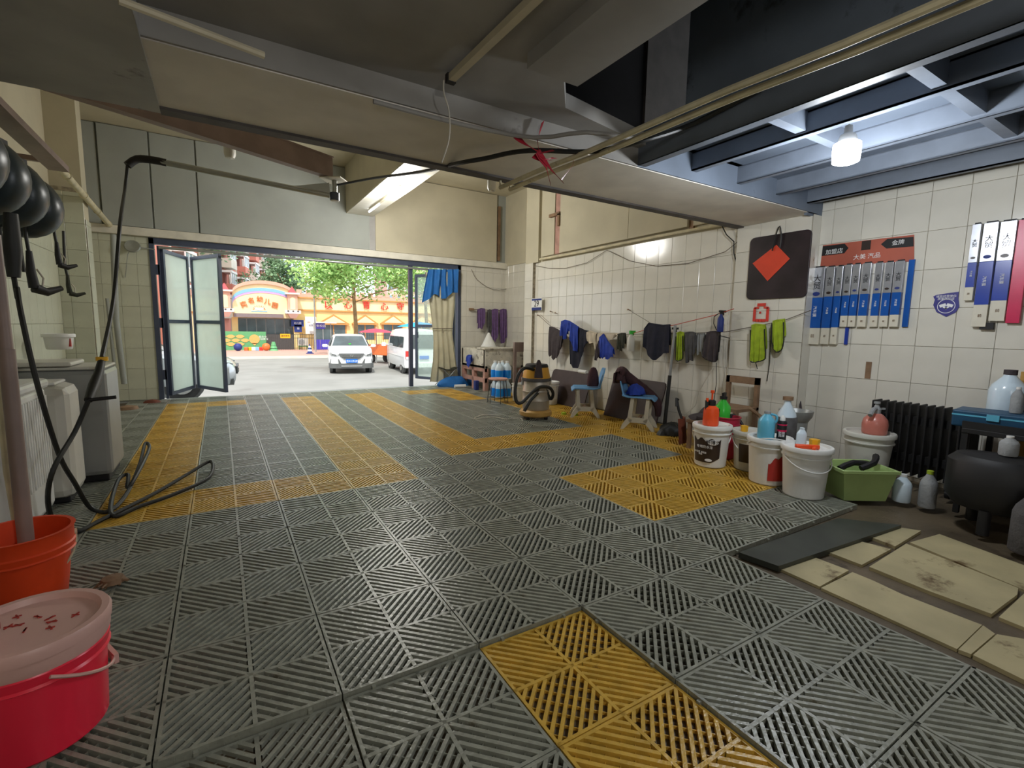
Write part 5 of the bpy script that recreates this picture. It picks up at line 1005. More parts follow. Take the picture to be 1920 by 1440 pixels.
b = MB(); b.lathe([(.0, .0), (.12, .0), (.13, .04), (.13, .17), (.11, .24), (.05, .27), (.0, .27)], (4.3, -1.22, .586), 22, sx=.7); b.tube([(4.22, -1.3, .8), (4.2, -1.22, .88), (4.22, -1.14, .8)], .012, 8); alone('teal_canister', b, 'tealdk', 'dark teal canister with a carrying handle behind the tool box', 'canister')
b = MB(); b.bb((4.5, -1.7, .72), (4.54, -1.0, .95)); b.bb((4.5, -1.66, 0), (4.54, -1.62, .72)); b.bb((4.5, -1.08, 0), (4.54, -1.04, .72)); alone('yellow_board', b, 'yel', 'ochre board propped against the wall behind the canister', 'board').data.materials[0] = M['vacb']
jug('trigger_bottle', 'grey white trigger bottle standing on the tool box', 'bottle', (4.12, -1.08, .7), .032, .17, 'c_lgrey', None, 'white')
jug('milky_bottle', 'milky bottle beside the canister at the picture edge', 'bottle', (4.05, -1.42, .586), .035, .22, 'c_lgrey', None, 'yel'); jug('pink_bottle', 'pinkish bottle with an orange cap at the picture edge', 'bottle', (4.28, -1.58, .586), .05, .28, 'pinkj', None, 'orange')
jug('clear_flask', 'clear flask with a white label on the floor by the radiator', 'bottle', (3.86, -.62, 0), .055, .2, 'clear', None, 'white'); 
jug('slim_bottle', 'slim pale bottle standing by the flask in front of the radiator', 'bottle', (3.88, -.76, 0), .05, .26, 'c_lgrey', None, 'c_lime')
b = MB(); b.lathe([(.0, .14), (.2, .14), (.24, .2), (.24, .42), (.2, .46), (.0, .48)], (3.75, -1.12, 0), 28, sx=.8); b.cyl((3.6, -1.12, 0), (3.6, -1.12, .15), .03); b.cyl((3.86, -1.0, 0), (3.86, -1.0, .15), .03); b.cyl((3.86, -1.25, 0), (3.86, -1.25, .15), .03); alone('black_drum', b, 'blackpl', 'black drum on short legs in front of the work cart', 'drum')
jug('white_trigger', 'white capped bottle on the black drum', 'bottle', (3.75, -1.15, .48), .045, .12, 'c_lgrey', None, 'white')
jug('dusty_jug', 'dusty grey jug standing at the right picture edge on the floor', 'jug', (3.5, -1.33, 0), .08, .36, 'c_grey', None, 'c_grey', handle=True)
# broom in the recess, leaning handle
b = MB(); b.tube([at(1494, 715, 0, 4.62), at(1502, 770, 0, 4.55), (4.45, .36, .05)], .012, 8); b.bb((4.36, .3, 0), (4.5, .45, .09)); alone('broom', b, 'c_dgrey', 'dark broom standing in the recess beside the pillar', 'broom')

# ------------------------------------------------------------------ OUTSIDE: ground
b = MB(); xs_ = (-40, 60)
V = [(xs_[0], BY+.14, -.02), (xs_[1], BY+.14, -.02), (xs_[1], 13.5, -.85), (xs_[0], 13.5, -.85)]
b.add([(x, y, z) for x, y, z in V]+[(x, y, z-.3) for x, y, z in V], [(0, 1, 2, 3), (7, 6, 5, 4), (0, 4, 5, 1), (2, 6, 7, 3)]); struct('ground_apron', b, 'apron')
b = MB(); b.bb((-40, 13.5, -1.1), (60, 29, -.85)); struct('road', b, 'asph')
b = MB(); b.bb((-40, 29, -1.2), (60, 29.3, -.72)); struct('kerb', b, 'kerb')
b = MB(); V = [(-40, 29.3, -.74), (60, 29.3, -.74), (60, 44.2, -1.03), (-40, 44.2, -1.03)]; b.add(V+[(x, y, z-.4) for x, y, z in V], [(0, 1, 2, 3), (7, 6, 5, 4), (0, 4, 5, 1), (2, 6, 7, 3), (0, 3, 7, 4), (1, 5, 6, 2)]); struct('pavement', b, 'pave')
b = MB(); b.bb((-90, 44.2, -1.6), (140, 180, -1.1)); struct('ground_far', b, 'asph')
KY = 44.0
def K(px, py, Y=KY): p = at(px, py, 1, Y); return p.x, p.z
GZ = -1.05
# kindergarten long wall
t = thing('kindergarten_wall', 'long yellow castle-topped building with five red characters', 'building', (14, KY, GZ)); Wt = dict(parent=t, world=True)
zc, zb_ = K(620, 560)[1], K(620, 583)[1]
MB().bb((5.4, KY, GZ), (30, KY+6, zc)).build('wall', 'facy', **Wt)
MB().bb((5.4, KY-.03, zb_), (30, KY, zc-.05)).build('upper_wall', 'facl', **Wt)
MB().bb((5.4, KY-.16, zb_-.06), (30, KY, zb_+.06)).build('trim_band', 'bandb', **Wt); MB().bb((5.4, KY-.2, zc-.08), (30, KY, zc+.02)).build('cornice', 'bandb', **Wt)
MB().bb((5.4, KY-.1, zc), (30, KY+.2, zc+.35)).build('parapet', 'terr', **Wt)
mm = None
for k in range(31):
    x = 5.75+k*.78
    if mm is None: mm = MB().bb((-.2, -.12, 0), (.2, .2, .34)).mesh('merlon', 'terr')
    o = bpy.data.objects.new('merlon', mm); COL.objects.link(o); o.parent = t; o.location = (x-14, 0, zc+.34-GZ)
b = MB(); b.bb((K(591, 600)[0]-.04, KY-.2, K(591, 602)[1]), (K(591, 600)[0]+.04, KY-.1, zc+.3)); b.build('down_pipe', 'bandb', **Wt)
for px, ch in ((615, '以'), (652, '心'), (686, '育'), (720, '心'), (750, '守')):
    x, z = K(px, 573 if px < 700 else 576); text('lettering', ch, .78, 'signr', t, (x, KY-.16, z-.0), FACE_Y, ext=.05)
for px, wd, wh in ((625, 1.15, 'door'), (684, 1.0, 'win'), (736, 1.0, 'win'), (790, 1.0, 'win')):
    x, z = K(px, 606); z = z-.05
    b = MB(); b.prism([(x-wd-.25, z), (x+wd+.25, z), (x, z+.85)], KY-.25, KY-.1, lambda a, c, y: (a, y, c)); b.build('pediment_board', 'bandb', **Wt)
    b = MB(); b.prism([(x-wd+.12, z+.08), (x+wd-.12, z+.08), (x, z+.68)], KY-.28, KY-.24, lambda a, c, y: (a, y, c)); b.build('pediment_face', 'facl', **Wt)
    MB().bb((x-wd-.2, KY-.3, z-.1), (x+wd+.2, KY-.02, z)).build('lintel_board', 'bandb', **Wt)
    z1 = GZ if wh == 'door' else z-1.5
    fr = MB().bb((x-wd, KY-.06, z1), (x-wd+.12, KY-.01, z-.1)).bb((x+wd-.12, KY-.06, z1), (x+wd, KY-.01, z-.1)).bb((x-.04, KY-.06, z1), (x+.04, KY-.01, z-.1)).build('window_frame', 'bandb', **Wt)
    MB().bb((x-wd+.12, KY-.03, z1), (x-.04, KY-.005, z-.1)).bb((x+.04, KY-.03, z1), (x+wd-.12, KY-.005, z-.1)).build('pane', 'glassd', fr, world=True)
# gate arch
t = thing('kindergarten_gate', 'yellow kindergarten gate arch with rainbow and orange characters', 'gate building', (3, KY, GZ)); Wt = dict(parent=t, world=True); GY = KY-.6
xl, xr = K(437, 600)[0], K(552, 600)[0]; xm = (xl+xr)/2; zs = K(437, 554)[1]; zt_ = K(490, 533)[1]; hw = (xr-xl)/2
def arc(sc_, zoff, n=24, wfac=1): h = (zt_-zs)*sc_; return [(xm-hw*wfac*math.cos(PI*i/n), zs+zoff+h*math.sin(PI*i/n)**.9 if 0 < i < n else zs+zoff) for i in range(n+1)]
zo = K(490, 596)[1]
b = MB(); A_ = arc(1, 0); b.prism(A_+[(xr, zo), (xl, zo)], GY, KY, lambda a, c, y: (a, y, c)); b.build('arch_wall', 'facl', **Wt)
def band(name, m_, sc0, z0, sc1, z1, y, wf=1, yb=None):
    P0, P1 = arc(sc0, z0, wfac=wf), arc(sc1, z1, wfac=wf); b = MB(); n = len(P0); yb = GY if yb is None else yb
    V = [(p[0], y, p[1]) for p in P0]+[(p[0], y, p[1]) for p in P1]+[(p[0], yb, p[1]) for p in P0]+[(p[0], yb, p[1]) for p in P1]; F = []
    for i in range(n-1): F += [(i, i+1, n+i+1, n+i), (i+1, i, 2*n+i, 2*n+i+1), (n+i, n+i+1, 3*n+i+1, 3*n+i)]
    b.add(V, F); b.build(name, m_, **Wt)
band('arch_coping', 'terr', 1.0, -.02, 1.06, .2, GY-.18, yb=KY+.1); band('rainbow_blue_band', 'rblue', 1.02, -.62, 1.02, -.36, GY-.04); band('rainbow_lilac_band', 'rlil', 1.02, -.78, 1.02, -.62, GY-.03)
for (px, py, ro), ch in zip([(457, 571, .35), (471, 564, .15), (487, 561, 0), (501, 566, -.12), (515, 573, -.25)], '奕名幼儿园'):
    x, z = K(px, py, GY); text('lettering', ch, .52, 'signo', t, (x, GY-.06, z), RY_(-ro) @ FACE_Y, ext=.03)
x, z = K(486, 579, GY); b = MB()
for k in range(9): a = PI*k/8; b.box((x+.42*math.cos(a), GY-.03, z-.05+.28*math.sin(a)), (.1, .02, .03), R=RY_(-a))
b.build('sun_rays', 'redpap', **Wt); b = MB(); b.prism([(x-.3, z-.08), (x-.35, z+.12), (x-.05, z+.05), (x, z-.02), (x+.05, z+.05), (x+.35, z+.12), (x+.3, z-.08), (x, z-.14)], GY-.03, GY-.01, lambda a, c, y: (a, y, c)); b.build('open_book', 'whitet', **Wt)
b = MB(); b.bb((x-.6, GY-.03, z-.24), (x+.6, GY-.01, z-.17)); b.build('emblem_underline', 'rblue', **Wt)
x0, z1 = K(438, 587, GY); x1, z0 = K(531, 596, GY); MB().bb((x0, GY-.35, z0), (x1, GY, z1)).build('fascia', 'fas', **Wt)
MB().bb((xl-.1, KY-.1, GZ), (K(446, 600)[0], KY, zo)).build('side_wall', 'facy', **Wt); MB().bb((K(549, 600)[0], GY, GZ), (5.6, KY, zo)).build('side_wall', 'facy', **Wt)
g_ = MB().bb((K(444, 600)[0], KY+.0, GZ), (K(549, 600)[0], KY+.1, zo)).build('shop_front', 'c_lgrey', **Wt)
xa, xb = K(444, 600)[0], K(549, 600)[0]
for k in range(6): MB().bb((xa+(xb-xa)*k/6+.04, KY-.04, .4-1.2 if k in (2, 3) else .25), (xa+(xb-xa)*(k+1)/6-.04, KY-.01, zo-.1)).build('pane', 'glassd', g_, world=True)
MB().bb((xa, KY-.5, GZ), (xb, KY-.35, .28)).build('low_wall', 'c_grey', **Wt)
def tower(px):
    xc = K(px, 570, GY)[0]; Yt = GY-.5; zf = lambda y: K(548, y, Yt)[1]
    b = MB(); b.bb((xc-.38, Yt, zf(582)), (xc+.38, GY+.3, zf(552))); b.build('tower_shaft', 'terr', **Wt)
    b = MB(); n = 10; b.prism([(xc-.2, zf(580)), (xc+.2, zf(580))]+[(xc+.2*math.cos(PI*i/n), zf(562)+.2*math.sin(PI*i/n)) for i in range(n+1)], Yt-.03, Yt, lambda a, c, y: (a, y, c)); b.build('niche', 'facl', **Wt)
    MB().bb((xc-.55, Yt-.2, zf(552)), (xc+.55, GY+.4, zf(549))).build('eave_slab', 'aptw', **Wt)
    b = MB(); b.cyl((xc, Yt+.2, zf(549)), (xc, Yt+.2, zf(537)), .42, .02, 4); b.build('pointed_roof', 'pinkrf', **Wt)
    MB().bb((xc-.6, Yt-.15, zf(588)), (xc+.6, GY+.3, zf(582))).build('balcony_slab', 'whitet', **Wt)
    for s_ in (-.38, 0, .38): MB().bb((xc+s_-.07, Yt-.18, zf(585)), (xc+s_+.07, Yt-.14, zf(582.3))).build('dark_notch', 'c_grey', **Wt)
    b = MB(); b.cyl((xc, Yt+.1, zf(597)), (xc, Yt+.1, zf(588)), .3, .62, 4); b.build('corbel', 'aptp', **Wt)
tower(547.5); tower(422)
t2 = thing('side_building', 'yellow building with a terracotta parapet seen through the left glass door', 'building', (-10, KY, GZ))
MB().bb((-24, KY, GZ), (-.4, KY+5, 3.3)).build('wall', 'facl', t2, world=True); MB().bb((-24, KY-.12, 3.3), (-.4, KY+.3, 3.75)).build('parapet', 'terr', t2, world=True); MB().bb((-24, KY-.1, 1.9), (-.4, KY, 2.05)).build('trim_band', 'bandb', t2, world=True)
# green banner, toys, fence
YB = 42.6; zg = lambda Y: -.74-(Y-29.3)*.0195
x0, z1 = K(405, 621, YB); x1, z0 = K(500, 653, YB); t = thing('green_banner', 'green banner with tan fan shapes along the kindergarten front', 'banner', (x0, YB, z0)); MB().bb((x0, YB, zg(YB)), (x1, YB+.06, z1)).build('sheet', 'gpan', t, world=True)
for j in range(3):
    for i in range(5):
        px = 415+i*17.5+(j % 2)*-8; py = 631+j*7.2
        if px > 462: continue
        x, z = K(px, py, YB); b = MB(); b.prism([(x-.34, z+.02), (x-.12, z+.14), (x+.12, z+.14), (x+.34, z+.02), (x+.1, z-.15), (x-.1, z-.15)], YB-.03, YB-.005, lambda a, c, y: (a, y, c)); b.build('fan_shape', 'tan', t, world=True)
x, z = K(477, 636, YB); b = MB(); b.cyl((x, YB-.03, z), (x, YB-.005, z), .38, n=22); b.prism([(x-.2, z-.3), (x+.2, z-.3), (x, z-.52)], YB-.03, YB-.005, lambda a, c, y: (a, y, c)); b.build('balloon_shape', 'tan', t, world=True)
x, z = K(493, 634, YB); text('lettering', '招生中\n欢迎参观', .2, 'whitet', t, (x, YB-.02, z), FACE_Y)
t = thing('iron_fence', 'black iron railing in front of the kindergarten windows', 'fence', (K(550, 650, 42)[0], 42, -1.0)); 
xa, xb = K(500, 650, 42)[0], K(600, 650, 42)[0]; zh = K(550, 627, 42)[1]
for k in range(31): MB().bb((xa+(xb-xa)*k/30-.014, 42-.014, -1.0), (xa+(xb-xa)*k/30+.014, 42.014, zh+(.1 if k % 5 == 0 else 0))).build('fence_bar', 'irn', t, world=True)
for z in (-.85, zh-.02, zh-.3): MB().bb((xa, 41.98, z-.02), (xb, 42.02, z+.02)).build('fence_rail', 'irn', t, world=True)
xa, xb = K(680, 650, 42)[0], K(860, 650, 42)[0]; t = thing('iron_fence', 'black iron railing under the red characters behind the van', 'fence', (xa, 42, -1.0))
for k in range(46): MB().bb((xa+(xb-xa)*k/45-.014, 41.986, -1.0), (xa+(xb-xa)*k/45+.014, 42.014, .45)).build('fence_bar', 'irn', t, world=True)
for z in (-.8, .3): MB().bb((xa, 41.98, z-.02), (xb, 42.02, z+.02)).build('fence_rail', 'irn', t, world=True)
x, z = K(535, 630, 41.9); t = thing('yellow_notice', 'yellow notice hung on the iron railing', 'sign', (x, 41.9, z)); MB().bb((-.38, 0, -.18), (.38, .02, .18)).build('board', 'yel', t); text('lettering', '请勿停车', .17, 'darkt', t, (x, 41.88, z), FACE_Y)
x, z = K(568, 641, 43); t = thing('air_conditioner', 'white air conditioner unit behind the railing', 'air conditioner', (x, 43, z)); MB().bb((-.42, -.15, -.32), (.42, .15, .32)).build('case', 'white2', t); b = MB(); b.cyl((-.12, -.17, 0), (-.12, -.15, 0), .24, n=20); b.build('fan_grille', 'c_lgrey', t); b = MB(); b.bb((-.36, -.1, -.42), (.36, .1, -.32)); b.bb((-.36, -.05, -(z+1.0)), (-.3, .05, -.42)); b.bb((.3, -.05, -(z+1.0)), (.36, .05, -.42)); b.build('stand', 'gpan', t)
for px, py, m_, lab in ((446, 648, 'navy', 'dark blue ball ornament before the green banner'), (499, 648, 'tor', 'orange ball ornament at the end of the green banner')):
    p = at(px, py, 1, 40.5); b = MB(); r_ = .3; b.lathe([(r_*math.sin(PI*k/10)+.0001*(k in (0, 10)), -r_*math.cos(PI*k/10)) for k in range(11)], (p.x, 40.5, zg(40.5)+r_), 18); alone('ball_ornament', b, m_, lab, 'ornament')
p = at(513, 650, 1, 40.5); b = MB(); [b.cyl((p.x, 40.5, zg(40.5)+.2*k), (p.x, 40.5, zg(40.5)+.2*k+.3), .36-.08*k, .12, 12) for k in range(3)]; alone('green_tree_ornament', b, 'gpan', 'small green tree ornament beside the orange ball', 'ornament')
for k, (px, m_, nm) in enumerate(((462, 'tor', 'orange'), (468, 'yel', 'yellow'), (475, 'white', 'white'), (482, 'rblue', 'blue'), (489, 'redpap', 'red'))):
    p = at(px, 650, 1, 41); b = MB(); b.bb((p.x-.16, 40.9, zg(41)), (p.x+.16, 41.1, zg(41)+.28)); alone('toy_block', b, m_, nm+' block on the pavement in front of the green banner', 'block', 'blocks before the green banner', bevel=.03)
p = at(581, 661, 2, -.85); t = thing('traffic_cone', 'blue and white striped traffic cone on the far pavement', 'cone', (at(581, 661, 1, 33).x, 33, zg(33))); 
for k, m_ in enumerate(('navy', 'whitet', 'navy', 'whitet', 'navy')): b = MB(); b.cyl((0, 0, .05+.12*k), (0, 0, .05+.12*(k+1)), .17-.028*k, .17-.028*(k+1), 14); b.build('cone_band', m_, t, True)
MB().bb((-.22, -.22, 0), (.22, .22, .05)).build('base', 'navy', t)
# gate booth
Yb = 41.5; x0, z1 = K(588, 603, Yb); x1, z0 = K(622, 655, Yb); t = thing('gate_booth', 'small glass guard booth with an indigo gate beside the white SUV', 'booth', ((x0+x1)/2, Yb, -.98)); Wt = dict(parent=t, world=True)
MB().bb((x0-.3, Yb-.3, z1-.12), (x1+.4, Yb+1.3, z1)).build('roof', 'aptw', **Wt); 
for x in (x0, (x0+x1)/2, x1-.06): MB().bb((x, Yb, -.98), (x+.06, Yb+.06, z1-.1)).build('post', 'c_lgrey', **Wt)
MB().bb((x0+.05, Yb+.03, -.1), (x1-.05, Yb+.05, z1-.6)).build('pane', 'glassd', **Wt); MB().bb((x0+.05, Yb-.02, z1-.6), (x1-.5, Yb+.02, z1-.12)).build('sign_board', 'deepb', **Wt); text('lettering', '平安校园', .26, 'whitet', t, ((x0+x1)/2-.25, Yb-.03, z1-.36), FACE_Y)
for k in range(9): MB().bb((x0+(x1-x0)*k/9+.01, Yb-.1, -.95), (x0+(x1-x0)*(k+1)/9-.01, Yb-.05, -.1)).build('gate_board', 'deepb', **Wt)
for px, py, w_, h_, m_, tx, lab in ((558, 606, .5, .28, 'navy', '幼儿园', 'small dark blue sign on the gate pillar'), (559, 616, .3, .3, 'navy', '园', 'smaller blue plate under the dark blue sign'), (583, 610, .45, .75, 'paper', '公告', 'white notice board beside the guard booth')):
    x, z = K(px, py, KY-.7); t = thing('wall_sign', lab, 'sign', (x, KY-.7, z)); MB().bb((-w_, 0, -h_), (w_, .1, h_)).build('board', m_, t); text('lettering', tx, .2, 'whitet' if m_ == 'navy' else 'navy', t, (x, KY-.73, z), FACE_Y)
b = MB(); p = at(592, 656, 1, 36); b.cyl((p.x, 36, zg(36)), (p.x, 36, 7.2), .06, .04, 8); b.tube([(p.x, 36, 6.6), (p.x+.6, 36, 6.9), (p.x+1.1, 36, 6.6)], .03, 6); alone('street_pole', b, 'c_lgrey', 'thin grey street pole in front of the kindergarten', 'pole')
# ------------------------------------------------------------------ trees
def tree(name, label, x, y, z0, h, r_, hc, seeds, leafm, n=5200, ls=.16, tr=.12, group=None, blobs=22):
    t = thing(name, label, 'tree', (x, y, z0), 0, group); rnd = random.Random(seeds)
    b = MB(); b.tube([(0, 0, 0), (.05, 0, h*.3), (-.04, .05, h*.6), (.05, 0, h*.85)], tr, 10, rs=[tr*1.15, tr*.95, tr*.8, tr*.4])
    for k in range(7): a = rnd.uniform(0, 6.28); z = h*rnd.uniform(.5, .8); b.tube([(0, 0, z), (math.cos(a)*r_*.35, math.sin(a)*r_*.35, z+.1*h), (math.cos(a)*r_*.75, math.sin(a)*r_*.75, z+h*.16)], tr*.25, 6)
    b.build('trunk', 'bark', t, True)
    C_ = [(rnd.gauss(0, .42)*r_, rnd.gauss(0, .42)*r_, hc+rnd.uniform(-.5, .5)*r_*.95, rnd.uniform(.22, .45)*r_) for _ in range(blobs)]
    V = []; F = []
    for k in range(n):
        cx, cy, cz, cr_ = C_[rnd.randrange(blobs)]; d = Vector((rnd.gauss(0, 1), rnd.gauss(0, 1), rnd.gauss(0, 1))).normalized()*cr_*rnd.uniform(.6, 1.05)
        p = Vector((cx, cy, cz))+d; u = Vector((rnd.gauss(0, 1), rnd.gauss(0, 1), rnd.gauss(0, .6))).normalized()*ls*rnd.uniform(.6, 1.2); v = u.orthogonal().normalized()*ls*.55; v = Matrix.Rotation(rnd.uniform(0, 6), 3, u.normalized()) @ v
        i = len(V); V += [p-u*.5, p+v*.5, p+u*.5, p-v*.5]; F.append((i, i+1, i+2, i+3))
    b = MB(); b.add(V, F); b.build('crown', leafm, t, kind='stuff'); return t
xt = at(667, 660, 1, 31).x
tree('street_tree', 'bright green street tree standing behind the white SUV', xt, 31, -.75, 6.4, 4.0, 6.6, 5, 'leafb', 15000, .27, .14, blobs=44)
tree('street_tree', 'pale green tree at the right behind the van and curtain', xt+5.6, 32.5, -.75, 6.4, 3.2, 6.3, 8, 'leafb', 5000, .24, .13)
p = at(536, 520, 1, 62); tree('background_tree', 'dark green tree between the apartment block and the sky', p.x-.2, 62, -1.1, 9.5, 3.4, 8.2, 12, 'leafd', 6000, .36, .2, blobs=26)
p = at(598, 545, 1, 60); tree('background_tree', 'small round tree top behind the castle wall', p.x, 60, -1.1, 5.4, 1.6, 5.2, 15, 'leafd', 1500, .3, .12, blobs=10)
p = at(325, 470, 1, 55); tree('background_tree', 'dark tree seen through the left glass door', p.x, 55, -1.1, 12, 5, 11, 17, 'leafd', 4000, .5, .2)
# ------------------------------------------------------------------ apartment blocks
A0 = at(395, 560, 1, 58); A0.z = -1.2; B0 = at(512, 560, 1, 104); B0.z = -1.2
t = thing('apartment_block', 'tall red and white apartment block behind the gate arch', 'building', A0, math.atan2(B0.y-A0.y, B0.x-A0.x)); Lb = (B0-A0).length
MB().bb((-22, .0, 0), (Lb, 9, 21)).build('wall', 'aptr', t)
nb = int((Lb+12)/4.2)
fr0 = None
for i in range(nb):
    x = -12+i*4.2+.3; wb = 3.1
    MB().bb((x-.45, -.12, 0), (x-.15, 0, 21)).build('pilaster', 'aptw', t)
    for f in range(1, 7):
        z = 2.9*f+.3; bay = (i % 2 == 0)
        if bay:
            bay_o = MB().bb((x, -1.1, z-.3), (x+wb, 0, z+.75)).build('balcony', 'aptw' if (i+f) % 3 else 'aptr', t)
            w_ = MB().bb((x, -1.05, z+.75), (x+wb, -.9, z+.85)).bb((x, -1.1, z+2.05), (x+wb, 0, z+2.3)).bb((x, -1.05, z+.8), (x+.1, -.95, z+2.1)).bb((x+1, -1.05, z+.8), (x+1.08, -.95, z+2.1)).bb((x+2, -1.05, z+.8), (x+2.08, -.95, z+2.1)).bb((x+wb-.1, -1.05, z+.8), (x+wb, -.95, z+2.1)).build('window', 'whitet', t)
            MB().bb((x+.05, -1.0, z+.8), (x+wb-.05, -.97, z+2.1)).build('pane', 'glassw', w_)
        else:
            w_ = MB().bb((x+.5, -.1, z+.6), (x+2.5, -.02, z+.72)).bb((x+.5, -.1, z+2.0), (x+2.5, -.02, z+2.12)).bb((x+.5, -.1, z+.6), (x+.6, -.02, z+2.1)).bb((x+1.45, -.1, z+.6), (x+1.55, -.02, z+2.1)).bb((x+2.4, -.1, z+.6), (x+2.5, -.02, z+2.1)).build('window', 'whitet', t)
            MB().bb((x+.55, -.06, z+.65), (x+2.45, -.04, z+2.05)).build('pane', 'glassw', w_)
def block(label, x0, x1, Y, zt2, m_, nw, nf, zb2=4):
    t = thing('apartment_block', label, 'building', ((x0+x1)/2, Y, -1.1)); MB().bb((x0, Y, -1.1), (x1, Y+8, zt2)).build('wall', m_, t, world=True)
    for i in range(nw):
        for f in range(nf):
            x = x0+(x1-x0)*(i+.5)/nw; z = zb2+(zt2-zb2)*(f+.45)/nf; w_ = MB().bb((x-.75, Y-.1, z-.75), (x+.75, Y-.02, z+.75)).build('window', 'whitet', t, world=True); MB().bb((x-.62, Y-.13, z-.62), (x+.62, Y-.1, z+.62)).build('pane', 'glassw', w_, world=True)
x0 = at(725, 540, 1, 85).x; x1 = at(850, 540, 1, 85).x; block('pink apartment block behind the right end of the castle wall', x0, x1, 85, at(740, 500, 1, 85).z, 'aptp', 8, 3, 5)
x0 = at(541, 540, 1, 90).x; x1 = at(566, 540, 1, 90).x; block('small distant pink block right of the dark tree', x0, x1, 90, at(550, 523, 1, 90).z, 'aptp', 3, 2, 5)

# ------------------------------------------------------------------ vehicles
def ringloft(b, st, mi=0):
    """st: list of (y, [(x,z)...]) half rings from bottom centre to top centre"""
    n = None; V = []; F = []
    for y, H in st:
        R_ = [(x, y, z) for x, z in H]+[(-x, y, z) for x, z in H[-2:0:-1]]; n = len(R_); V += R_
    for k in range(len(st)-1):
        for i in range(n): F.append((k*n+i, k*n+(i+1) % n, (k+1)*n+(i+1) % n, (k+1)*n+i))
    F += [tuple(range(n-1, -1, -1)), tuple((len(st)-1)*n+i for i in range(n))]
    return b.add(V, F, mi)
def half(w_, zb2, zt2, cr=.08): return [(0, zb2), (w_*.9, zb2), (w_*.99, zb2+.12), (w_, (zb2+zt2)*.5), (w_*.97, zt2-cr), (w_*.9, zt2-cr*.35), (w_*.6, zt2), (0, zt2+.01)]
def quadp(b, P, off, th=.015):
    P = [Vector(p) for p in P]; nn = (P[1]-P[0]).cross(P[3]-P[0]).normalized(); V = [p+nn*off for p in P]+[p+nn*(off-th) for p in P]
    return b.add(V, [(0, 1, 2, 3), (7, 6, 5, 4), (0, 4, 5, 1), (1, 5, 6, 2), (2, 6, 7, 3), (3, 7, 4, 0)])
def wheels(t, W_, ys, r_=.34, w_=.22):
    for y in ys:
        for s_ in (-1, 1):
            x = s_*(W_-.06); b = MB(); b.cyl((x-s_*w_, y, r_), (x+s_*.02, y, r_), r_, n=24); o = b.build('wheel', 'tyre', t, True)
            b = MB(); b.cyl((x+s_*.015, y, r_), (x+s_*.035, y, r_), r_*.62, n=20); b.build('rim', 'chrome', o, True)
            b = MB(); b.cyl((x-s_*.1, y, r_+.03), (x+s_*.012, y, r_+.03), r_+.07, n=24); b.build('wheel_arch', 'clad', t, True)
def nose(x): return 0 if x < .6 else (.06*(x-.6)/.16 if x < .76 else .06+.14*(x-.76)/.1)
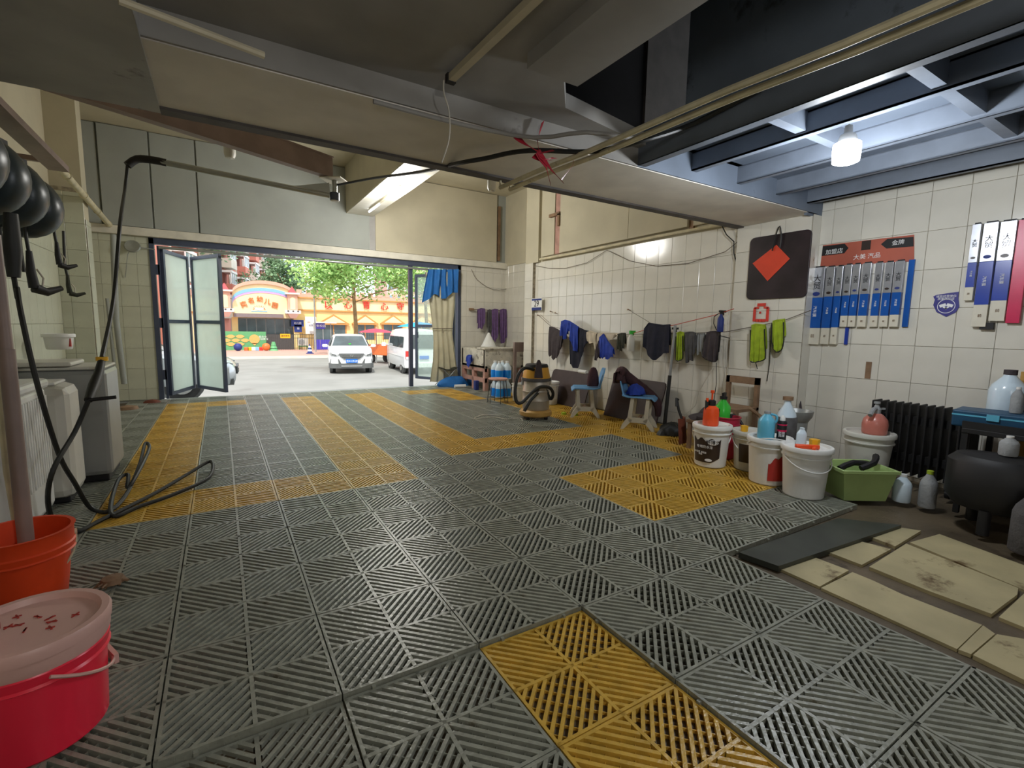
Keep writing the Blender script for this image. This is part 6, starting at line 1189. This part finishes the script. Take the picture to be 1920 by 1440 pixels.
def suv():
    t = thing('white_suv', 'white SUV parked facing the doorway with a blue number plate', 'car', (0, 0, 0)); W_ = .9
    b = MB(); ringloft(b, [(-2.2, half(.62, .42, .82)), (-2.14, half(.76, .3, .92)), (-2.0, half(.86, .26, .99)), (-1.5, half(.9, .26, 1.06)), (-1.05, half(.91, .26, 1.12)), (0, half(.92, .26, 1.12)), (1.4, half(.91, .26, 1.14)), (2.05, half(.86, .3, 1.12)), (2.2, half(.74, .42, 1.02))]); b.build('body', 'carw', t, True)
    ring = [(-1.15, .78, 1.08, .80), (-.3, .66, 1.58, .62), (1.3, .66, 1.6, .62), (2.0, .7, 1.12, .74)]
    b = MB(); ringloft(b, [(-1.2, [(0, 1.0), (.8, 1.0), (.8, 1.06), (.76, 1.09), (.5, 1.1), (0, 1.1)]), (-.45, [(0, 1.0), (.85, 1.0), (.83, 1.1), (.66, 1.5), (.56, 1.54), (0, 1.55)]), (-.1, [(0, 1.0), (.86, 1.0), (.84, 1.1), (.66, 1.56), (.55, 1.61), (0, 1.63)]), (1.3, [(0, 1.0), (.86, 1.0), (.84, 1.1), (.66, 1.55), (.55, 1.6), (0, 1.62)]), (1.95, [(0, 1.0), (.82, 1.0), (.8, 1.08), (.74, 1.16), (.6, 1.18), (0, 1.19)])]); b.build('cabin', 'carw', t, True)
    b = MB(); quadp(b, [(-.74, -1.13, 1.12), (.74, -1.13, 1.12), (.58, -.46, 1.53), (-.58, -.46, 1.53)], .02); b.build('windscreen', 'carg', t)
    for s_ in (-1, 1):
        P = [(s_*.845, -.85, 1.12), (s_*.845, 1.55, 1.12), (s_*.68, 1.15, 1.5), (s_*.68, -.35, 1.48)]; P = P if s_ > 0 else P[::-1]; b = MB(); quadp(b, P, .015); b.build('side_window', 'carg', t)
        b = MB(); b.prism([(.45, .82), (.84, .9), (.86, .82), (.8, .74), (.62, .73)], -2.17, -2.0, lambda x, z, y: (s_*x, y-.06+nose(x), z)); hl = b.build('headlight', 'c_lgrey', t); b = MB(); b.prism([(.6, .81), (.78, .85), (.78, .78), (.62, .77)], -2.175, -2.1, lambda x, z, y: (s_*x, y-.07+nose(x), z)); b.build('lamp_lens', 'clad', hl)
        b = MB(); b.prism([(.5, .62), (.82, .62), (.9, .3), (.45, .3), (.42, .45)], -2.17, -2.0, lambda x, z, y: (s_*x, y-.05+nose(x), z)); b.build('bumper_corner', 'clad', t)
        b = MB(); b.lathe([(.0, -.06), (.1, -.05), (.12, 0), (.1, .06), (0, .07)], (s_*1.02, -.75, 1.12), 14, sy=.6); b.bb((s_*.88-.04, -.77, 1.08), (s_*1.0, -.73, 1.1)); b.build('mirror', 'carw', t, True)
        b = MB(); b.tube([(s_*.6, -.2, 1.64), (s_*.62, .5, 1.68), (s_*.6, 1.3, 1.64)], .02, 6); b.build('roof_rail', 'chrome', t, True)
    b = MB(); b.prism([(-.5, .86), (.5, .86), (.46, .74), (.3, .62), (-.3, .62), (-.46, .74)], -2.24, -2.1, lambda x, z, y: (x, y, z)); g_ = b.build('grille', 'clad', t)
    for z in (.66, .71, .76, .81): MB().bb((-.36, -2.26, z-.008), (.36, -2.24, z+.008)).build('grille_bar', 'chrome', g_)
    b = MB()
    for k in range(5): b.box((.05*math.sin(k*1.26), -2.27, .77+.05*math.cos(k*1.26)), (.03, .02, .07), R=RY_(k*1.26))
    b.build('emblem', 'chrome', g_)
    b = MB(); b.prism([(x, -2.25+nose(abs(x))) for x in (-.9, -.76, -.6, 0, .6, .76, .9)]+[(.9, -1.9), (-.9, -1.9)], .24, .44); b.build('lower_bumper', 'clad', t); MB().bb((-.42, -2.275, .3), (.42, -2.1, .36)).build('skid_plate', 'chrome', t, bevel=.02); MB().bb((-.6, -2.18, .43), (.6, -2.1, .52)).build('air_intake', 'clad', t)
    pl0 = MB().bb((-.23, -2.28, .47), (.23, -2.25, .62)).build('number_plate', 'platb', t); o = text('lettering', '吉A·U51J0', .1, 'whitet', pl0, (0, -2.285, .545), FACE_Y, world=False)
    b = MB(); b.lathe([(.0, 0), (.06, 0), (.06, .1), (0, .1)], (0, -1.0, 1.14), 12); b.build('green_ornament', 'greenpl', t)
    wheels(t, W_, (-1.4, 1.3), .35)
    return t
t = suv(); p = at(660, 701, 2, -.85); dv = Vector((math.sin(.17), math.cos(.17), 0)); t.location = p+dv*2.2; t.location.z = -.85; t.rotation_euler = (0, 0, -.17)
def van():
    t = thing('white_van', 'white minivan seen from behind, half hidden by the door post', 'van', (0, 0, 0)); W_ = .82
    hv = lambda w_, zt2: [(0, .28), (w_*.95, .28), (w_, .45), (w_, 1.05), (w_*.93, zt2-.28), (w_*.82, zt2-.06), (w_*.6, zt2), (0, zt2+.02)]
    b = MB(); ringloft(b, [(-2.1, hv(.72, 1.82)), (-2.0, hv(.81, 1.88)), (0, hv(.82, 1.92)), (1.1, hv(.82, 1.88)), (1.75, [(0, .28), (.77, .28), (.8, .45), (.8, 1.0), (.76, 1.1), (.7, 1.16), (.5, 1.18), (0, 1.2)]), (2.05, [(0, .32), (.7, .32), (.74, .45), (.74, .8), (.7, .86), (.6, .9), (.4, .92), (0, .93)])]); b.build('body', 'carw', t, True)
    b = MB(); quadp(b, [(.6, -2.11, 1.1), (-.6, -2.11, 1.1), (-.54, -2.09, 1.68), (.54, -2.09, 1.68)][::-1], .03); b.build('rear_window', 'carg', t)
    for s_ in (-1, 1):
        for y0, y1 in ((-1.75, -.95), (-.85, -.05), (.05, .95)):
            P = [(s_*.82, y0, 1.12), (s_*.82, y1, 1.12), (s_*.77, y1, 1.58), (s_*.77, y0, 1.58)]; P = P if s_ > 0 else P[::-1]; b = MB(); quadp(b, P, .02); b.build('side_window', 'carg', t)
        b = MB(); b.bb((s_*.66, -2.14, .66), (s_*.78, -2.05, 1.0)); lt = b.build('tail_light', 'tailr', t); b = MB(); b.bb((s_*.67, -2.15, .66), (s_*.77, -2.1, .76)); b.build('reverse_lens', 'whitet', lt)
        b = MB(); b.lathe([(.0, -.1), (.1, -.08), (.11, 0), (.1, .08), (0, .1)], (s_*1.0, 1.45, 1.15), 14, sy=.4); b.tube([(s_*.8, 1.35, 1.15), (s_*1.0, 1.45, 1.15)], .015, 6); b.build('mirror', 'carw', t, True)
    MB().bb((-.78, -2.2, .3), (.78, -2.05, .52)).build('rear_bumper', 'carw', t, bevel=.03); pl0 = MB().bb((-.2, -2.17, .66), (.2, -2.14, .8)).build('number_plate', 'platb', t); MB().bb((-.825, -1.9, .72), (.825, 1.6, .735)).build('side_trim', 'c_lgrey', t)
    wheels(t, W_, (-1.25, 1.25), .31); return t
t = van(); p = at(792, 702, 2, -.85); t.location = (p.x+.25, p.y+2.0, -.85); t.rotation_euler = (0, 0, -.1)
def sedan():
    t = thing('silver_car', 'silver car whose nose shows past the left glass door', 'car', (0, 0, 0))
    b = MB(); ringloft(b, [(-2.3, half(.6, .36, .62)), (-2.2, half(.76, .26, .72)), (-1.9, half(.84, .22, .82)), (-1.0, half(.87, .22, .92)), (.2, half(.87, .22, .94)), (1.6, half(.86, .24, .96)), (2.3, half(.74, .36, .9))]); b.build('body', 'cars', t, True)
    b = MB(); ringloft(b, [(-1.15, [(0, .84), (.76, .84), (.76, .88), (.5, .91), (0, .92)]), (-.25, [(0, .84), (.8, .84), (.62, 1.34), (.5, 1.4), (0, 1.42)]), (.9, [(0, .84), (.8, .84), (.62, 1.34), (.5, 1.4), (0, 1.41)]), (1.8, [(0, .84), (.76, .84), (.7, .94), (.5, .97), (0, .98)])]); b.build('cabin', 'cars', t, True)
    b = MB(); quadp(b, [(-.7, -1.08, .93), (.7, -1.08, .93), (.52, -.3, 1.36), (-.52, -.3, 1.36)], .02); b.build('windscreen', 'carg', t)
    for s_ in (-1, 1):
        P = [(s_*.8, -.85, .93), (s_*.8, 1.35, .93), (s_*.64, .85, 1.3), (s_*.64, -.25, 1.3)]; P = P if s_ > 0 else P[::-1]; b = MB(); quadp(b, P, .015); b.build('side_window', 'carg', t)
        b = MB(); b.prism([(.5, .68), (.8, .74), (.84, .68), (.78, .6), (.6, .58)], -2.27, -2.0, lambda x, z, y: (s_*x, y+max(0, x-.5)*.5, z)); b.build('headlight', 'c_lgrey', t)
    b = MB(); b.prism([(-.48, .62), (.48, .62), (.4, .46), (-.4, .46)], -2.34, -2.2, lambda x, z, y: (x, y, z)); g_ = b.build('grille', 'clad', t)
    for z in (.5, .54, .58): MB().bb((-.4, -2.36, z-.006), (.4, -2.34, z+.006)).build('grille_bar', 'chrome', g_)
    b = MB(); b.bb((-.7, -2.27, .26), (.7, -2.15, .38)); b.build('air_intake', 'clad', t); wheels(t, .86, (-1.4, 1.35), .32); return t
t = sedan(); t.rotation_euler = (0, 0, PI/2-.05); t.location = (-.08-2.25, 10.0, -.32)
# cart with umbrellas between the cars
t = thing('orange_cart', 'orange three-wheeled cart between the white SUV and the van', 'cart', (at(722, 670, 1, 24).x, 24, -.85), .4)
MB().bb((-.6, -.8, .45), (.6, .8, 1.0)).build('cargo_box', 'tor', t, bevel=.03); b = MB(); b.sheet(lambda u, v: (Vector((-.5+u, -1.6+.5*v, .5+.6*v)), Vector((0, -.7, .7))), 4, 4, .05); b.build('front_shield', 'tor', t)
for x, y in ((-.5, .5), (.5, .5), (0, -1.4)): b = MB(); b.cyl((x-.06, y, .25), (x+.06, y, .25), .25, n=18); b.build('wheel', 'tyre', t, True)
b = MB(); b.bb((-.4, -.95, .6), (.4, -.8, 1.2)); b.build('seat', 'clad', t)
def umbrella(label, x, y, z, r_, m_, h):
    t = thing('umbrella', label, 'umbrella', (x, y, z)); n = 8; b = MB(); V = [(0, 0, h)]
    for k in range(5): rr = r_*(k+1)/5; V += [(rr*math.cos(2*PI*i/n), rr*math.sin(2*PI*i/n), h-.42*(rr/r_)**1.7*r_*.5) for i in range(n)]
    F = [(0, 1+i, 1+(i+1) % n) for i in range(n)]+[(1+k*n+i, 1+k*n+n+i, 1+k*n+n+(i+1) % n, 1+k*n+(i+1) % n) for k in range(4) for i in range(n)]
    b.add(V, F); b.build('canopy', m_, t); b = MB(); b.cyl((0, 0, 0), (0, 0, h+.08), .02, n=8); b.build('shaft', 'c_lgrey', t)
p = at(705, 618, 1, 24); umbrella('red umbrella over the cart behind the white SUV', p.x, 24, -.85, .95, 'umbr', p.z+.85+.05); p = at(776, 607, 1, 24.5); umbrella('sky blue umbrella above the van roof', p.x+.35, 24.5, -.85, 1.35, 'umbb', p.z+.85+.1)

# ------------------------------------------------------------------ lettering curves become plain meshes
bpy.context.view_layer.update()
dg = bpy.context.evaluated_depsgraph_get()
for o in [q for q in COL.objects if q.type == 'FONT']:
    me = bpy.data.meshes.new_from_object(o.evaluated_get(dg)); n_ = bpy.data.objects.new('lettering', me); COL.objects.link(n_)
    n_.parent = o.parent; n_.matrix_parent_inverse = Matrix(); n_.matrix_local = o.matrix_local.copy()
    me.materials.clear(); me.materials.append(o.data.materials[0]); bpy.data.objects.remove(o)
for k, o in enumerate([q for q in COL.objects if q.name.startswith('lettering')]): pass
